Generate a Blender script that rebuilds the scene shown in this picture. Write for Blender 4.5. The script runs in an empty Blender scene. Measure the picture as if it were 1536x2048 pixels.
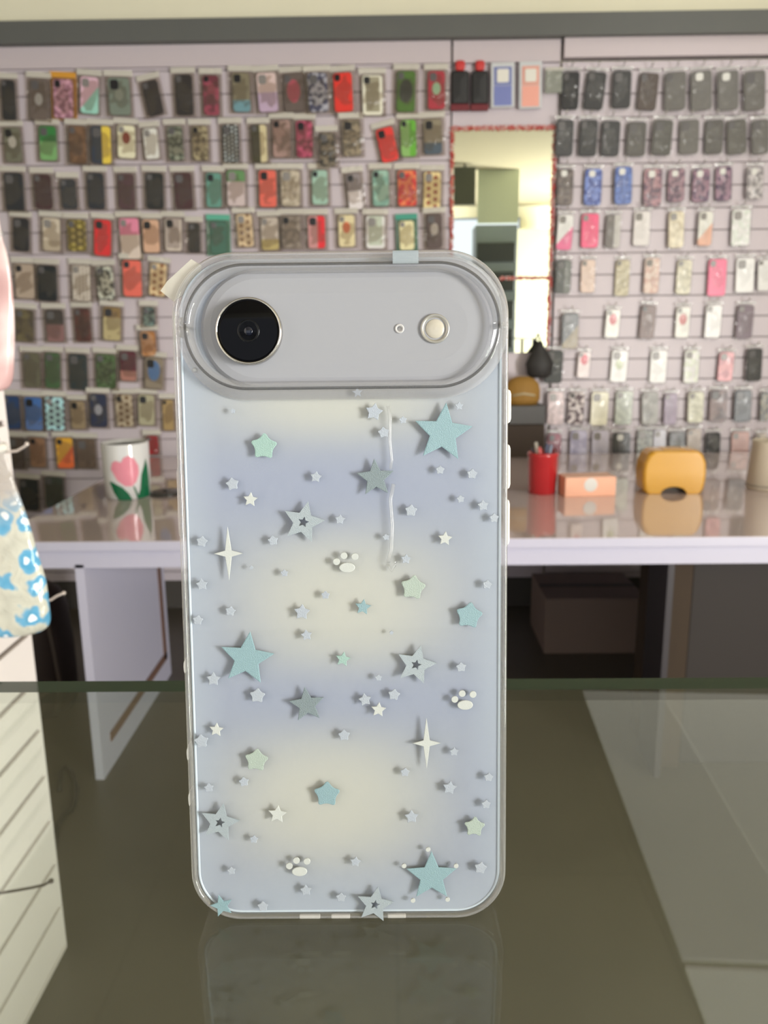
import bpy, bmesh, math, random
from mathutils import Vector, Matrix, Euler
random.seed(7)
C = bpy.context.scene.collection
R = math.radians

# ------------------------------------------------------------------ camera
F = 1640.0
CAM = Vector((0, 0, 1.35))
CR = Matrix.Rotation(R(0.72), 3, 'Z') @ Matrix.Rotation(R(90 - 13.0), 3, 'X') @ Matrix.Rotation(R(-0.62), 3, 'Z')
cd = bpy.data.cameras.new('camera')
cam = bpy.data.objects.new('camera', cd)
C.objects.link(cam)
cam.matrix_world = Matrix.Translation(CAM) @ CR.to_4x4()
cd.sensor_fit = 'HORIZONTAL'
cd.sensor_width = 36
cd.lens = 36 * F / 1536
cd.clip_start = 0.01
cd.dof.use_dof = True
cd.dof.focus_distance = 0.20
cd.dof.aperture_fstop = (cd.lens / 1000) / 0.0010
bpy.context.scene.camera = cam
vs = bpy.context.scene.view_settings
vs.view_transform = 'Standard'
vs.look = 'None'
vs.gamma = 1
vs.use_curve_mapping = False
vs.exposure = -0.36

# ------------------------------------------------------------------ world and daylight
w = bpy.data.worlds.new('world')
bpy.context.scene.world = w
w.use_nodes = True
w.node_tree.nodes['Background'].inputs[0].default_value = (0.80, 0.86, 1.0, 1)
w.node_tree.nodes['Background'].inputs[1].default_value = 0.6


def area(name, loc, rot, sx, sy, power, col):
    l = bpy.data.lights.new(name, 'AREA')
    l.shape = 'RECTANGLE'
    l.size, l.size_y, l.energy, l.color = sx, sy, power, col
    o = bpy.data.objects.new(name, l)
    C.objects.link(o)
    o.location = loc
    o.rotation_euler = rot
    return o


# daylight through the side window, right and a little behind the camera
area('window_light', (3.12, -1.75, 1.15), (0, R(90), R(0)), 1.9, 1.0, 520, (1.0, 0.985, 0.955))
# fill light added behind the camera, as daylight through an unseen shop front
area('shopfront_fill', (-0.6, -3.35, 1.55), (R(90), 0, 0), 4.4, 2.1, 30, (0.90, 0.94, 1.0))


def lin(c):
    return tuple((v / 255 / 12.92) if v / 255 <= .04045 else (((v / 255) + .055) / 1.055) ** 2.4 for v in c)


def ray(px, py):
    return CR @ Vector(((px - 768) / F, -(py - 1024) / F, -1))


def onp(px, py, P, N):
    d = ray(px, py)
    P = Vector(P); N = Vector(N)
    return CAM + d * ((P - CAM).dot(N) / d.dot(N))


def onY(px, py, Y): return onp(px, py, (0, Y, 0), (0, 1, 0))
def onZ(px, py, Z): return onp(px, py, (0, 0, Z), (0, 0, 1))
def onX(px, py, X): return onp(px, py, (X, 0, 0), (1, 0, 0))


# ------------------------------------------------------------------ materials
MC = {}


def newmat(name):
    m = bpy.data.materials.new(name)
    m.use_nodes = True
    return m, m.node_tree, m.node_tree.nodes['Principled BSDF']


def solid(name, c, rough=.5, metal=0, bump=0, bscale=80, spec=.5, var=0, vscale=6, coat=0):
    if name in MC: return MC[name]
    m, nt, b = newmat(name)
    col = lin(c) if max(c) > 1.01 else c
    b.inputs['Base Color'].default_value = (*col, 1)
    b.inputs['Roughness'].default_value = rough
    b.inputs['Metallic'].default_value = metal
    b.inputs['Specular IOR Level'].default_value = spec
    b.inputs['Coat Weight'].default_value = coat
    tc = nt.nodes.new('ShaderNodeTexCoord')
    if bump:
        n = nt.nodes.new('ShaderNodeTexNoise'); n.inputs['Scale'].default_value = bscale
        n.inputs['Detail'].default_value = 3
        nt.links.new(tc.outputs['Object'], n.inputs['Vector'])
        bp = nt.nodes.new('ShaderNodeBump'); bp.inputs['Strength'].default_value = bump
        bp.inputs['Distance'].default_value = .01
        nt.links.new(n.outputs[0], bp.inputs['Height'])
        nt.links.new(bp.outputs[0], b.inputs['Normal'])
    if var:
        n = nt.nodes.new('ShaderNodeTexNoise'); n.inputs['Scale'].default_value = vscale
        n.inputs['Detail'].default_value = 4
        nt.links.new(tc.outputs['Object'], n.inputs['Vector'])
        mx = nt.nodes.new('ShaderNodeMixRGB')
        mx.inputs[1].default_value = (*[v * (1 - var) for v in col], 1)
        mx.inputs[2].default_value = (*[min(1, v * (1 + var)) for v in col], 1)
        nt.links.new(n.outputs[0], mx.inputs[0])
        nt.links.new(mx.outputs[0], b.inputs['Base Color'])
    MC[name] = m
    return m


def clear(name, tint=(1, 1, 1), haze=.05, hcol=(.8, .8, .8), rough=.05, ior=1.45, bump=0, bscale=30, refl=1.0):
    """see-through plastic or glass: clear body, a little milky haze, mirror coat by fresnel"""
    if name in MC: return MC[name]
    m, nt, b = newmat(name)
    nt.nodes.remove(b)
    out = nt.nodes['Material Output']
    tr = nt.nodes.new('ShaderNodeBsdfTransparent'); tr.inputs[0].default_value = (*tint, 1)
    df = nt.nodes.new('ShaderNodeBsdfDiffuse'); df.inputs[0].default_value = (*hcol, 1)
    mx = nt.nodes.new('ShaderNodeMixShader'); mx.inputs[0].default_value = haze
    nt.links.new(tr.outputs[0], mx.inputs[1]); nt.links.new(df.outputs[0], mx.inputs[2])
    gl = nt.nodes.new('ShaderNodeBsdfGlossy'); gl.inputs['Roughness'].default_value = rough
    fr = nt.nodes.new('ShaderNodeFresnel')
    ge = nt.nodes.new('ShaderNodeNewGeometry')      # the far side of a sheet reflects like its near side
    iv = nt.nodes.new('ShaderNodeMapRange'); iv.inputs[3].default_value = ior; iv.inputs[4].default_value = 1 / ior
    nt.links.new(ge.outputs['Backfacing'], iv.inputs[0]); nt.links.new(iv.outputs[0], fr.inputs[0])
    fac = fr.outputs[0]
    if refl != 1:
        mm = nt.nodes.new('ShaderNodeMath'); mm.operation = 'MULTIPLY'; mm.inputs[1].default_value = refl
        mm.use_clamp = True
        nt.links.new(fac, mm.inputs[0]); fac = mm.outputs[0]
    m2 = nt.nodes.new('ShaderNodeMixShader')
    nt.links.new(fac, m2.inputs[0]); nt.links.new(mx.outputs[0], m2.inputs[1]); nt.links.new(gl.outputs[0], m2.inputs[2])
    if bump:
        tc = nt.nodes.new('ShaderNodeTexCoord')
        n = nt.nodes.new('ShaderNodeTexNoise'); n.inputs['Scale'].default_value = bscale
        n.inputs['Detail'].default_value = 2; n.inputs['Distortion'].default_value = 1.0
        nt.links.new(tc.outputs['Object'], n.inputs['Vector'])
        bp = nt.nodes.new('ShaderNodeBump'); bp.inputs['Strength'].default_value = bump
        bp.inputs['Distance'].default_value = .02
        nt.links.new(n.outputs[0], bp.inputs['Height'])
        nt.links.new(bp.outputs[0], gl.inputs['Normal']); nt.links.new(bp.outputs[0], fr.inputs['Normal'])
    nt.links.new(m2.outputs[0], out.inputs[0])
    MC[name] = m
    return m


def lamp_mat(name, col, s):
    m, nt, b = newmat(name)
    b.inputs['Base Color'].default_value = (.8, .8, .8, 1)
    b.inputs['Emission Color'].default_value = (*col, 1)
    b.inputs['Emission Strength'].default_value = s
    return m


ALB = 1.45


def alb(c):
    return tuple(min(.85, v * ALB) for v in lin(c))


def casemat(kind, a, b2=(200, 200, 195), rough=.45):
    """surface pattern of a printed phone case"""
    key = ('case', kind, a, b2)
    if key in MC: return MC[key]
    m, nt, b = newmat('printed_case')
    b.inputs['Roughness'].default_value = rough
    A = (*alb(a), 1); B = (*alb(b2), 1)
    if kind == 'plain':
        b.inputs['Base Color'].default_value = A
        MC[key] = m
        return m
    tc = nt.nodes.new('ShaderNodeTexCoord')
    sep = nt.nodes.new('ShaderNodeSeparateXYZ')
    nt.links.new(tc.outputs['Object'], sep.inputs[0])
    mix = nt.nodes.new('ShaderNodeMixRGB'); mix.inputs[1].default_value = A; mix.inputs[2].default_value = B
    rmp = nt.nodes.new('ShaderNodeValToRGB')

    def mth(op, x, y=None, z=None):
        n = nt.nodes.new('ShaderNodeMath'); n.operation = op
        for i, v in enumerate((x, y, z)):
            if v is None: continue
            if isinstance(v, (int, float)): n.inputs[i].default_value = v
            else: nt.links.new(v, n.inputs[i])
        return n.outputs[0]
    X, Z = sep.outputs[0], sep.outputs[2]
    lo, hi = .45, .55
    if kind in ('floral', 'blotch'):
        n = nt.nodes.new('ShaderNodeTexNoise'); n.inputs['Scale'].default_value = 45 if kind == 'floral' else 22
        n.inputs['Detail'].default_value = 1
        mp = nt.nodes.new('ShaderNodeMapping'); mp.inputs['Location'].default_value = (random.random() * 5, 0, random.random() * 5)
        nt.links.new(tc.outputs['Object'], mp.inputs[0]); nt.links.new(mp.outputs[0], n.inputs['Vector'])
        f = n.outputs[0]
    elif kind in ('dots', 'bigdots'):
        s = 62 if kind == 'dots' else 34
        fx = mth('SUBTRACT', mth('FRACT', mth('MULTIPLY', X, s)), .5)
        fz = mth('SUBTRACT', mth('FRACT', mth('ADD', mth('MULTIPLY', Z, s), mth('MULTIPLY', mth('FLOOR', mth('MULTIPLY', X, s)), .5))), .5)
        f = mth('SUBTRACT', 1, mth('SQRT', mth('ADD', mth('MULTIPLY', fx, fx), mth('MULTIPLY', fz, fz))))
        lo, hi = .66, .74
    elif kind == 'split':       # lower half of another colour
        f = mth('ADD', mth('MULTIPLY', mth('SUBTRACT', .075, Z), 30), .5)
    elif kind == 'diag':
        f = mth('ADD', mth('MULTIPLY', mth('SUBTRACT', mth('ADD', .06, mth('MULTIPLY', X, 1.2)), Z), 40), .5)
    elif kind == 'top':         # upper part of another colour
        f = mth('ADD', mth('MULTIPLY', mth('SUBTRACT', Z, .10), 30), .5)
    elif kind == 'foot':
        f = mth('ADD', mth('MULTIPLY', mth('SUBTRACT', .045, Z), 30), .5)
    elif kind == 'side':
        f = mth('ADD', mth('MULTIPLY', mth('SUBTRACT', X, .005), 80), .5)
    elif kind in ('oval', 'spot'):
        rx, rz = (.028, .045) if kind == 'oval' else (.017, .024)
        a1 = mth('DIVIDE', X, rx); a2 = mth('DIVIDE', mth('SUBTRACT', Z, .08), rz)
        f = mth('SUBTRACT', 1.5, mth('SQRT', mth('ADD', mth('MULTIPLY', a1, a1), mth('MULTIPLY', a2, a2))))
    elif kind == 'frame':       # bright border line
        f = mth('MAXIMUM', mth('ADD', mth('MULTIPLY', mth('SUBTRACT', mth('ABSOLUTE', X), .030), 200), .5),
                mth('ADD', mth('MULTIPLY', mth('SUBTRACT', mth('ABSOLUTE', mth('SUBTRACT', Z, .08)), .068), 200), .5))
    else:
        f = mth('ADD', 0, 0)
    rmp.color_ramp.elements[0].position = lo; rmp.color_ramp.elements[1].position = hi
    nt.links.new(f, rmp.inputs[0]); nt.links.new(rmp.outputs[0], mix.inputs[0])
    nt.links.new(mix.outputs[0], b.inputs['Base Color'])
    MC[key] = m
    return m


# ------------------------------------------------------------------ mesh helpers
def mk(name, verts, faces, mat, parent=None, smooth=False, mats=None, fm=None):
    me = bpy.data.meshes.new(name)
    me.from_pydata([tuple(v) for v in verts], [], faces)
    me.update()
    bm = bmesh.new(); bm.from_mesh(me)
    bmesh.ops.recalc_face_normals(bm, faces=bm.faces)
    bm.to_mesh(me); bm.free()
    for mm in (mats or [mat]): me.materials.append(mm)
    if fm:
        for p, i in zip(me.polygons, fm): p.material_index = i
    if smooth:
        for p in me.polygons: p.use_smooth = True
    o = bpy.data.objects.new(name, me)
    C.objects.link(o)
    if parent: o.parent = parent
    return o


def thing(name, label, cat, loc, rot=(0, 0, 0), group=None):
    o = bpy.data.objects.new(name, None); C.objects.link(o)
    o.empty_display_size = .02
    o.location = loc; o.rotation_euler = rot
    o['label'] = label; o['category'] = cat
    if group: o['group'] = group
    return o


def tag(o, label, cat, group=None):
    o['label'] = label; o['category'] = cat
    if group: o['group'] = group
    return o


def struct(o):
    o['kind'] = 'structure'
    return o


class MB:
    def __init__(s): s.v = []; s.f = []
    def box(s, x0, x1, y0, y1, z0, z1):
        n = len(s.v)
        s.v += [(x, y, z) for x in (x0, x1) for y in (y0, y1) for z in (z0, z1)]
        s.f += [tuple(n + i for i in q) for q in ((0, 1, 3, 2), (4, 6, 7, 5), (0, 4, 5, 1), (2, 3, 7, 6), (0, 2, 6, 4), (1, 5, 7, 3))]
        return s
    def loft(s, loops, cap0=True, cap1=True, closed=True):
        n = len(s.v); k = len(loops[0])
        for L in loops: s.v += [tuple(p) for p in L]
        for i in range(len(loops) - 1):
            for j in range(k if closed else k - 1):
                a = n + i * k + j; b = n + i * k + (j + 1) % k
                s.f.append((a, b, b + k, a + k))
        if cap0: s.f.append(tuple(n + j for j in range(k)))
        if cap1: s.f.append(tuple(n + (len(loops) - 1) * k + j for j in range(k)))
        return s
    def tube(s, pts, r, k=8):
        pts = [Vector(p) for p in pts]; loops = []
        for i, p in enumerate(pts):
            t = (pts[min(i + 1, len(pts) - 1)] - pts[max(i - 1, 0)]).normalized()
            a = t.cross(Vector((0, 0, 1)) if abs(t.z) < .9 else Vector((1, 0, 0))).normalized(); b = t.cross(a)
            loops.append([p + (a * math.cos(q) + b * math.sin(q)) * r for q in [2 * math.pi * j / k for j in range(k)]])
        return s.loft(loops)
    def build(s, name, mat, parent=None, smooth=False, bevel=0):
        o = mk(name, s.v, s.f, mat, parent, smooth)
        if bevel:
            md = o.modifiers.new('bevel', 'BEVEL'); md.width = bevel; md.segments = 3; md.limit_method = 'ANGLE'
        return o


def rrect(w, h, r, n=10, cx=0, cz=0, rb=None):
    """rounded rectangle outline in xz, centre cx, cz; r top radius, rb bottom radius"""
    rb = r if rb is None else rb
    P = []
    for (sx, sz, a0, q) in ((1, 1, 0, r), (-1, 1, 90, r), (-1, -1, 180, rb), (1, -1, 270, rb)):
        q = max(q, .0001)
        for i in range(n + 1):
            a = R(a0 + 90 * i / n)
            P.append((cx + sx * (w / 2 - q) + q * math.cos(a), cz + sz * (h / 2 - q) + q * math.sin(a)))
    return P


def sweep(prof, w, h, r, n=12, cx=0, cz=0, rb=None, closed_prof=True):
    """loft rounded rectangles: prof = [(inset, y)]"""
    loops = []
    for (i, y) in prof:
        loops.append([(x, y, z) for x, z in rrect(w - 2 * i, h - 2 * i, r - i, n, cx, cz, None if rb is None else rb - i)])
    if closed_prof: loops.append(loops[0])
    return MB().loft(loops, not closed_prof, not closed_prof)


def lathe(prof, k=40, ax='z'):
    loops = []
    for (r, h) in prof:
        r = max(r, 1e-5)
        L = []
        for j in range(k):
            a = 2 * math.pi * j / k
            L.append((r * math.cos(a), r * math.sin(a), h) if ax == 'z' else (r * math.cos(a), h, r * math.sin(a)))
        loops.append(L)
    return MB().loft(loops)


# ------------------------------------------------------------------ room
WALL = 3.79
CEIL = 2.78
m_slat = solid('slat_white', (208, 198, 206), .38)
m_groove = solid('groove_dark', (150, 140, 144), .6)
m_cream = solid('cream_plaster', (242, 238, 214), .85, bump=.1, var=.03)
m_beam = solid('grey_beam', (98, 100, 98), .6, var=.05)
m_wood = solid('dark_line', (70, 66, 62), .7)


def floor_mat():
    m, nt, b = newmat('floor_tiles')
    tc = nt.nodes.new('ShaderNodeTexCoord')
    br = nt.nodes.new('ShaderNodeTexBrick')
    br.offset = 0; br.inputs['Scale'].default_value = 1.0
    br.inputs['Brick Width'].default_value = .6; br.inputs['Row Height'].default_value = .6
    br.inputs['Mortar Size'].default_value = .004
    br.inputs['Color1'].default_value = (.108, .093, .070, 1); br.inputs['Color2'].default_value = (.115, .099, .074, 1)
    br.inputs['Mortar'].default_value = (.095, .082, .062, 1)
    nt.links.new(tc.outputs['Object'], br.inputs['Vector'])
    n = nt.nodes.new('ShaderNodeTexNoise'); n.inputs['Scale'].default_value = 2.5; n.inputs['Detail'].default_value = 5
    nt.links.new(tc.outputs['Object'], n.inputs['Vector'])
    mx = nt.nodes.new('ShaderNodeMixRGB'); mx.blend_type = 'MULTIPLY'; mx.inputs[0].default_value = .5
    nt.links.new(br.outputs[0], mx.inputs[1]); nt.links.new(n.outputs[0], mx.inputs[2])
    nt.links.new(mx.outputs[0], b.inputs['Base Color'])
    b.inputs['Roughness'].default_value = .35
    return m


XL, XR, YB = -2.9, 3.2, -3.5
struct(MB().box(XL - .1, XR + .1, YB - .1, WALL + .15, -.05, 0).build('floor', floor_mat()))
m_ceil = solid('ceiling_paint', (176, 166, 138), .8, var=.05, vscale=1.5)
struct(MB().box(XL - .1, XR + .1, YB - .1, WALL + .15, CEIL, CEIL + .05).build('ceiling', m_ceil))
struct(MB().box(XL - .1, XR + .1, WALL + .05, WALL + .15, 0, CEIL).build('wall_back', m_cream))
struct(MB().box(XL - .1, XL, YB, WALL + .05, 0, CEIL).build('wall_left', m_cream))
# right wall with its window opening
wy0, wy1, wz0, wz1 = -2.28, -1.22, .15, 2.15
b = MB()
b.box(XR, XR + .1, YB, wy0, 0, CEIL).box(XR, XR + .1, wy1, WALL + .05, 0, CEIL)
b.box(XR, XR + .1, wy0, wy1, 0, wz0).box(XR, XR + .1, wy0, wy1, wz1, CEIL)
struct(b.build('wall_right', m_cream))
# rear wall with the shop front opening
b = MB()
b.box(XL, -2.85, YB - .1, YB, 0, CEIL).box(1.65, XR, YB - .1, YB, 0, CEIL).box(-2.85, 1.65, YB - .1, YB, 2.65, CEIL)
struct(b.build('wall_rear', m_cream))

x1 = onY(904, 110, WALL).x
x2 = onY(1124, 110, WALL).x
zb0 = onY(500, 88, WALL).z; zb1 = onY(500, 43, WALL).z
zs1 = onY(500, 132, WALL).z
zg = [onY(300, 283, WALL).z, onY(300, 374, WALL).z]
PIT = (zg[0] - zg[1]) / 2


def slatwall(name, xa, xb, y, z0, z1, zref, pit, axis='x'):
    """grooved board: slats standing proud of a darker backing, one mesh"""
    v = MB(); fm = []
    g = .006
    zs = []
    z = zref
    while z > z0: z -= pit
    z += pit
    while z < z1: zs.append(z); z += pit
    edges = [z0] + zs + [z1]
    v.box(xa, xb, y + .008, y + .03, z0, z1); fm += [1] * 6
    for a, c in zip(edges[:-1], edges[1:]):
        v.box(xa, xb, y, y + .0085, a + g / 2, c - g / 2); fm += [0] * 6
    if axis == 'y':
        v.v = [(-(p[1]), p[0], p[2]) for p in v.v]
    return mk(name, v.v, v.f, None, None, False, [m_slat, m_groove], fm)


struct(slatwall('wall_back_left', XL, x1 - .004, WALL, .14, zs1, zg[0], PIT))
struct(slatwall('wall_back_center', x1 + .004, x2 - .004, WALL + .012, .14, zs1, zg[0], 2.0))
struct(slatwall('wall_back_right', x2 + .004, XR, WALL, .14, zs1, onY(1400, 547, WALL).z, PIT))
m_head = solid('header_board', (205, 194, 200), .45)
struct(MB().box(XL, x1 - .005, WALL - .006, WALL + .03, zs1, zb0).build('trim_1', m_head))
struct(MB().box(x1 + .005, x2 - .006, WALL - .002, WALL + .03, zs1, zb0 + .01).build('trim_2', m_head))
struct(MB().box(x2 + .006, XR, WALL - .02, WALL + .03, zs1 + .01, zb0 + .005).build('trim_3', m_head))
struct(MB().box(XL, XR, WALL - .05, WALL + .05, zb0, zb1).build('trim_4', m_beam))
struct(MB().box(XL, XR, WALL + .005, WALL + .03, 0, .14).build('baseboard_back', m_wood))

# luminous translucent ceiling strip on the right (skylight sheets), with its frame
m_sky = lamp_mat('skylight_sheet', (1.0, .97, .84), .85)
t = thing('skylight', 'long translucent skylight strip in the ceiling over the right side', 'skylight', (0, 0, CEIL))
t.rotation_euler = (0, 0, R(-3.6))
d1 = lamp_mat('skylight_sheet_dim', (1.0, .97, .84), .68)
d2 = lamp_mat('skylight_sheet_bright', (1.0, .97, .82), 1.3)
for (xa, xb, ya, yb, mm) in ((.662, 1.025, 1.98, 3.66, d1), (1.03, 2.6, 1.98, 3.66, m_sky), (.662, 1.025, 1.30, 1.95, d2), (1.03, 2.6, 1.30, 1.95, d2)):
    MB().box(xa, xb, ya, yb, -.012, -.002).build('light_sheet', mm, t)

# ------------------------------------------------------------------ phone in its case, on the glass counter
LEAN = R(-7.2)
PR = Matrix.Rotation(R(0.4), 3, 'Z') @ Matrix.Rotation(LEAN, 3, 'X')
PC = CAM + ray(688, 1168) * .1975
PO = PC - PR @ Vector((0, 0, .0858))
CZ = PO.z - .0002
PN = PR @ Vector((0, 1, 0))


def L(px, py, y=0.0):
    """photo point -> local x, z on the plane of the phone's back"""
    q = PR.transposed() @ (onp(px, py, PO + PN * y, PN) - PO)
    return q.x, q.z


W, H = .0790, .1642
RT, RB = .0150, .0125
print('PHONE', PO, 'corners', L(347, 640), L(1020, 640), L(383, 1750), L(1013, 1750), 'top', L(690, 502), 'bot', L(690, 1835))

prot = PR.to_euler()
ph = thing('smartphone', 'white smartphone standing upright in a starry clear case on the glass counter', 'phone', PO, prot)
m_body = solid('phone_body', (148, 151, 160), .35, coat=.3)
m_plat = solid('phone_plateau', (143, 144, 150), .42)
cz = H / 2
sweep([(.0, .0036), (.0012, .0026), (.0372, .0026)], W - .0044, H - .0044, RT - .002, 12, 0, cz, RB - .002, False).build('back_panel', m_body, ph)
sweep([(.0, .0036), (.0, .0100), (.001, .0105), (.037, .0105)], W - .0044, H - .0044, RT - .002, 12, 0, cz, RB - .002, False).build('side_frame', solid('alu', (190, 192, 198), .3, .8), ph)
# camera plateau: pill
xa, _ = L(400, 655); xb, _ = L(986, 655); _, za = L(690, 534); _, zb = L(690, 776)
pw, phh, pcx, pcz = xb - xa, za - zb, (xa + xb) / 2, (za + zb) / 2
sweep([(0, .0028), (0, .0008), (.0008, .0), (.0025, -.0004), (.006, -.0006)], pw, phh, phh / 2, 40, pcx, pcz, None, False).build('camera_plateau', m_plat, ph)
# lens
lx, lz = L(497, 662, -.0022)
ro = (L(563, 662, -.0022)[0] - L(429, 662, -.0022)[0]) / 2


def at(o, x, y, z):
    o.location = (x, y, z)
    return o


at(lathe([(ro, .0024), (ro, .0004), (ro - .0002, 0), (ro - .00045, -.0001), (ro - .0006, .0001), (ro - .0007, .0005)], 64, 'y').build('lens_ring', solid('lens_chrome', (190, 186, 180), .12, 1), ph, True), lx, -.0026, lz)
at(lathe([(ro - .0006, .002), (ro - .0006, .0003), (ro - .0012, .0002), (0, .0002)], 64, 'y').build('lens_glass', solid('lens_black', (4, 4, 6), .06, spec=.12), ph, True), lx, -.0026, lz)
o = at(lathe([(.0026, 0), (.0026, -.0001), (.0022, -.0001), (.0021, 0)], 40, 'y').build('lens_inner_ring', solid('lens_ring_in', (12, 13, 16), .2, spec=.2), ph, True), lx, -.0024, lz)
at(lathe([(.0011, .0), (.0009, -.0002), (0, -.00025)], 24, 'y').build('lens_pupil', solid('lens_pupil', (10, 14, 28), .08), ph, True), lx, -.0024, lz)
fx, fz = L(870, 657, -.001)
at(lathe([(.0034, .0006), (.0034, -.0002), (.0031, -.0004), (.0026, .0001), (.0024, .0004)], 40, 'y').build('flash_ring', solid('flash_ring', (165, 162, 156), .3, .5), ph, True), fx, -.0008, fz)
at(lathe([(.0025, .0004), (.0020, .0), (.0009, -.0001), (.0, -.0002)], 32, 'y').build('flash_lens', solid('flash_lens', (176, 170, 158), .2), ph, True), fx, -.0008, fz)
fx2, fz2 = L(799, 657, -.001)
at(lathe([(.0011, .0002), (.0011, -.0002), (.0008, -.0003), (.0006, .0)], 24, 'y').build('microphone_hole', solid('mic', (178, 176, 176), .5), ph, True), fx2, -.0006, fz2)

# clear case
pc = thing('phone_case', 'clear phone case printed with blue and cream clouds, stars and paws, on the upright phone', 'phone case', PO, prot)
m_clear = clear('case_plastic', (.94, .94, .95), .20, (.62, .62, .64), .06, 1.46)
m_edge = clear('case_edge', (.93, .93, .93), .18, (.7, .7, .69), .08, 1.6, refl=1.6)
m_clearp = clear('case_plate', (1, 1, 1), .0, (.9, .9, .9), .03, 1.3, refl=.6)


def print_mat():
    m, nt, b = newmat('cloud_print')
    tc = nt.nodes.new('ShaderNodeTexCoord'); sep = nt.nodes.new('ShaderNodeSeparateXYZ')
    nt.links.new(tc.outputs['Object'], sep.inputs[0])

    def mth(op, *a, clamp=False):
        n = nt.nodes.new('ShaderNodeMath'); n.operation = op; n.use_clamp = clamp
        for i, v in enumerate(a):
            if isinstance(v, (int, float)): n.inputs[i].default_value = v
            else: nt.links.new(v, n.inputs[i])
        return n.outputs[0]
    X, Z = sep.outputs[0], sep.outputs[2]

    def blob(px, py, rx, rz, p):
        x0, z0 = L(px, py)
        a = mth('DIVIDE', mth('SUBTRACT', X, x0), rx); c = mth('DIVIDE', mth('SUBTRACT', Z, z0), rz)
        d = mth('ADD', mth('POWER', mth('ABSOLUTE', a), 2.2), mth('POWER', mth('ABSOLUTE', c), 2.2))
        return mth('EXPONENT', mth('MULTIPLY', mth('POWER', d, p), -1))
    f = mth('MAXIMUM', mth('MAXIMUM', blob(690, 1205, .0255, .0170, 1.3), blob(655, 1605, .0265, .0180, 1.3)), blob(670, 790, .028, .0110, 1.2))
    m1 = nt.nodes.new('ShaderNodeMixRGB')
    m1.inputs[1].default_value = (*lin((142, 149, 163)), 1); m1.inputs[2].default_value = (*lin((172, 173, 167)), 1)
    nt.links.new(f, m1.inputs[0])
    # deeper periwinkle bands between the clouds
    g = mth('MAXIMUM', mth('MULTIPLY', blob(620, 970, .050, .0100, 1), .9), mth('MULTIPLY', blob(690, 1400, .050, .0085, 1), .75))
    g = mth('MAXIMUM', g, mth('MULTIPLY', blob(985, 1560, .010, .016, 1), .5))
    g = mth('MULTIPLY', g, mth('SUBTRACT', 1, f))
    m2 = nt.nodes.new('ShaderNodeMixRGB'); m2.inputs[2].default_value = (*lin((138, 145, 165)), 1)
    nt.links.new(g, m2.inputs[0]); nt.links.new(m1.outputs[0], m2.inputs[1])
    # paler edge all round
    ex = mth('DIVIDE', mth('SUBTRACT', mth('ABSOLUTE', X), .0290), .010, clamp=True)
    ez = mth('DIVIDE', mth('SUBTRACT', .016, Z), .016, clamp=True)
    e = mth('MULTIPLY', mth('MAXIMUM', ex, ez), .75)
    m3 = nt.nodes.new('ShaderNodeMixRGB'); m3.inputs[2].default_value = (*lin((158, 167, 179)), 1)
    nt.links.new(e, m3.inputs[0]); nt.links.new(m2.outputs[0], m3.inputs[1])
    nt.links.new(m3.outputs[0], b.inputs['Base Color'])
    b.inputs['Roughness'].default_value = .5
    return m


# printed insert, its top edge following the camera rim
o = sweep([(0, .0015), (0, .0011), (.0365, .0011)], W - .0036, H - .0036, RT - .0018, 12, 0, cz, RB - .0018, False).build('cloud_print_sheet', print_mat(), pc)
# clear back plate
sweep([(.0008, .0007), (.0008, .0001), (.0372, .0001)], W, H, RT, 14, 0, cz, RB, False).build('back_plate', m_clearp, pc)
# side wall of the case: hollow ring
sweep([(.0016, .0016), (.0013, .0003), (.0007, .0), (.0002, .0005), (0, .0016), (0, .0100), (.0004, .0112), (.0012, .0116), (.0017, .0110), (.0019, .0100)], W, H, RT, 16, 0, cz, RB).build('bumper_frame', m_edge, pc, True)
sweep([(.0016, .0014), (.0018, .0009), (.0022, .0009), (.0024, .0014)], W, H, RT, 16, 0, cz, RB).build('inner_border', solid('white_border', (186, 198, 210), .4), pc, True)
# raised rim round the camera plateau
xa, _ = L(352, 650); xb, _ = L(1018, 650); _, za = L(690, 508); _, zb = L(690, 799)
rw, rh, rcx, rcz = xb - xa, za - zb, (xa + xb) / 2, (za + zb) / 2
sweep([(.0, .0004), (.0007, -.0006), (.0014, -.0016), (.0022, -.0023), (.0029, -.0026), (.0036, -.0024), (.0041, -.0016), (.0044, .0008), (.0044, .0012)], rw, rh, rh / 2, 24, rcx, rcz).build('camera_rim', m_clear, pc, True)
sweep([(.0023, -.0025), (.0027, -.0029), (.0030, -.0025)], rw, rh, rh / 2, 24, rcx, rcz).build('rim_ridge', clear('ridge', (.55, .55, .56), .1, (.5, .5, .5), .12, 1.5), pc, True)

# buttons on the case sides


def bump_part(name, side, py0, py1, out, mat, y0=.0035, y1=.0085):
    z1 = L(690, py0)[1]; z0 = L(690, py1)[1]
    pts = []
    n = 8
    prof = [(z0, 0), (z0 + .0006, out * .8), (z0 + .0014, out), (z1 - .0014, out), (z1 - .0006, out * .8), (z1, 0)]
    loops = []
    for y in (y0, y0 + .0005, y1 - .0005, y1):
        k = .6 if y in (y0, y1) else 1
        loops.append([(side * (W / 2 + q * k - .0001), y, z) for z, q in prof])
    return MB().loft(loops).build(name, mat, pc)


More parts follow.
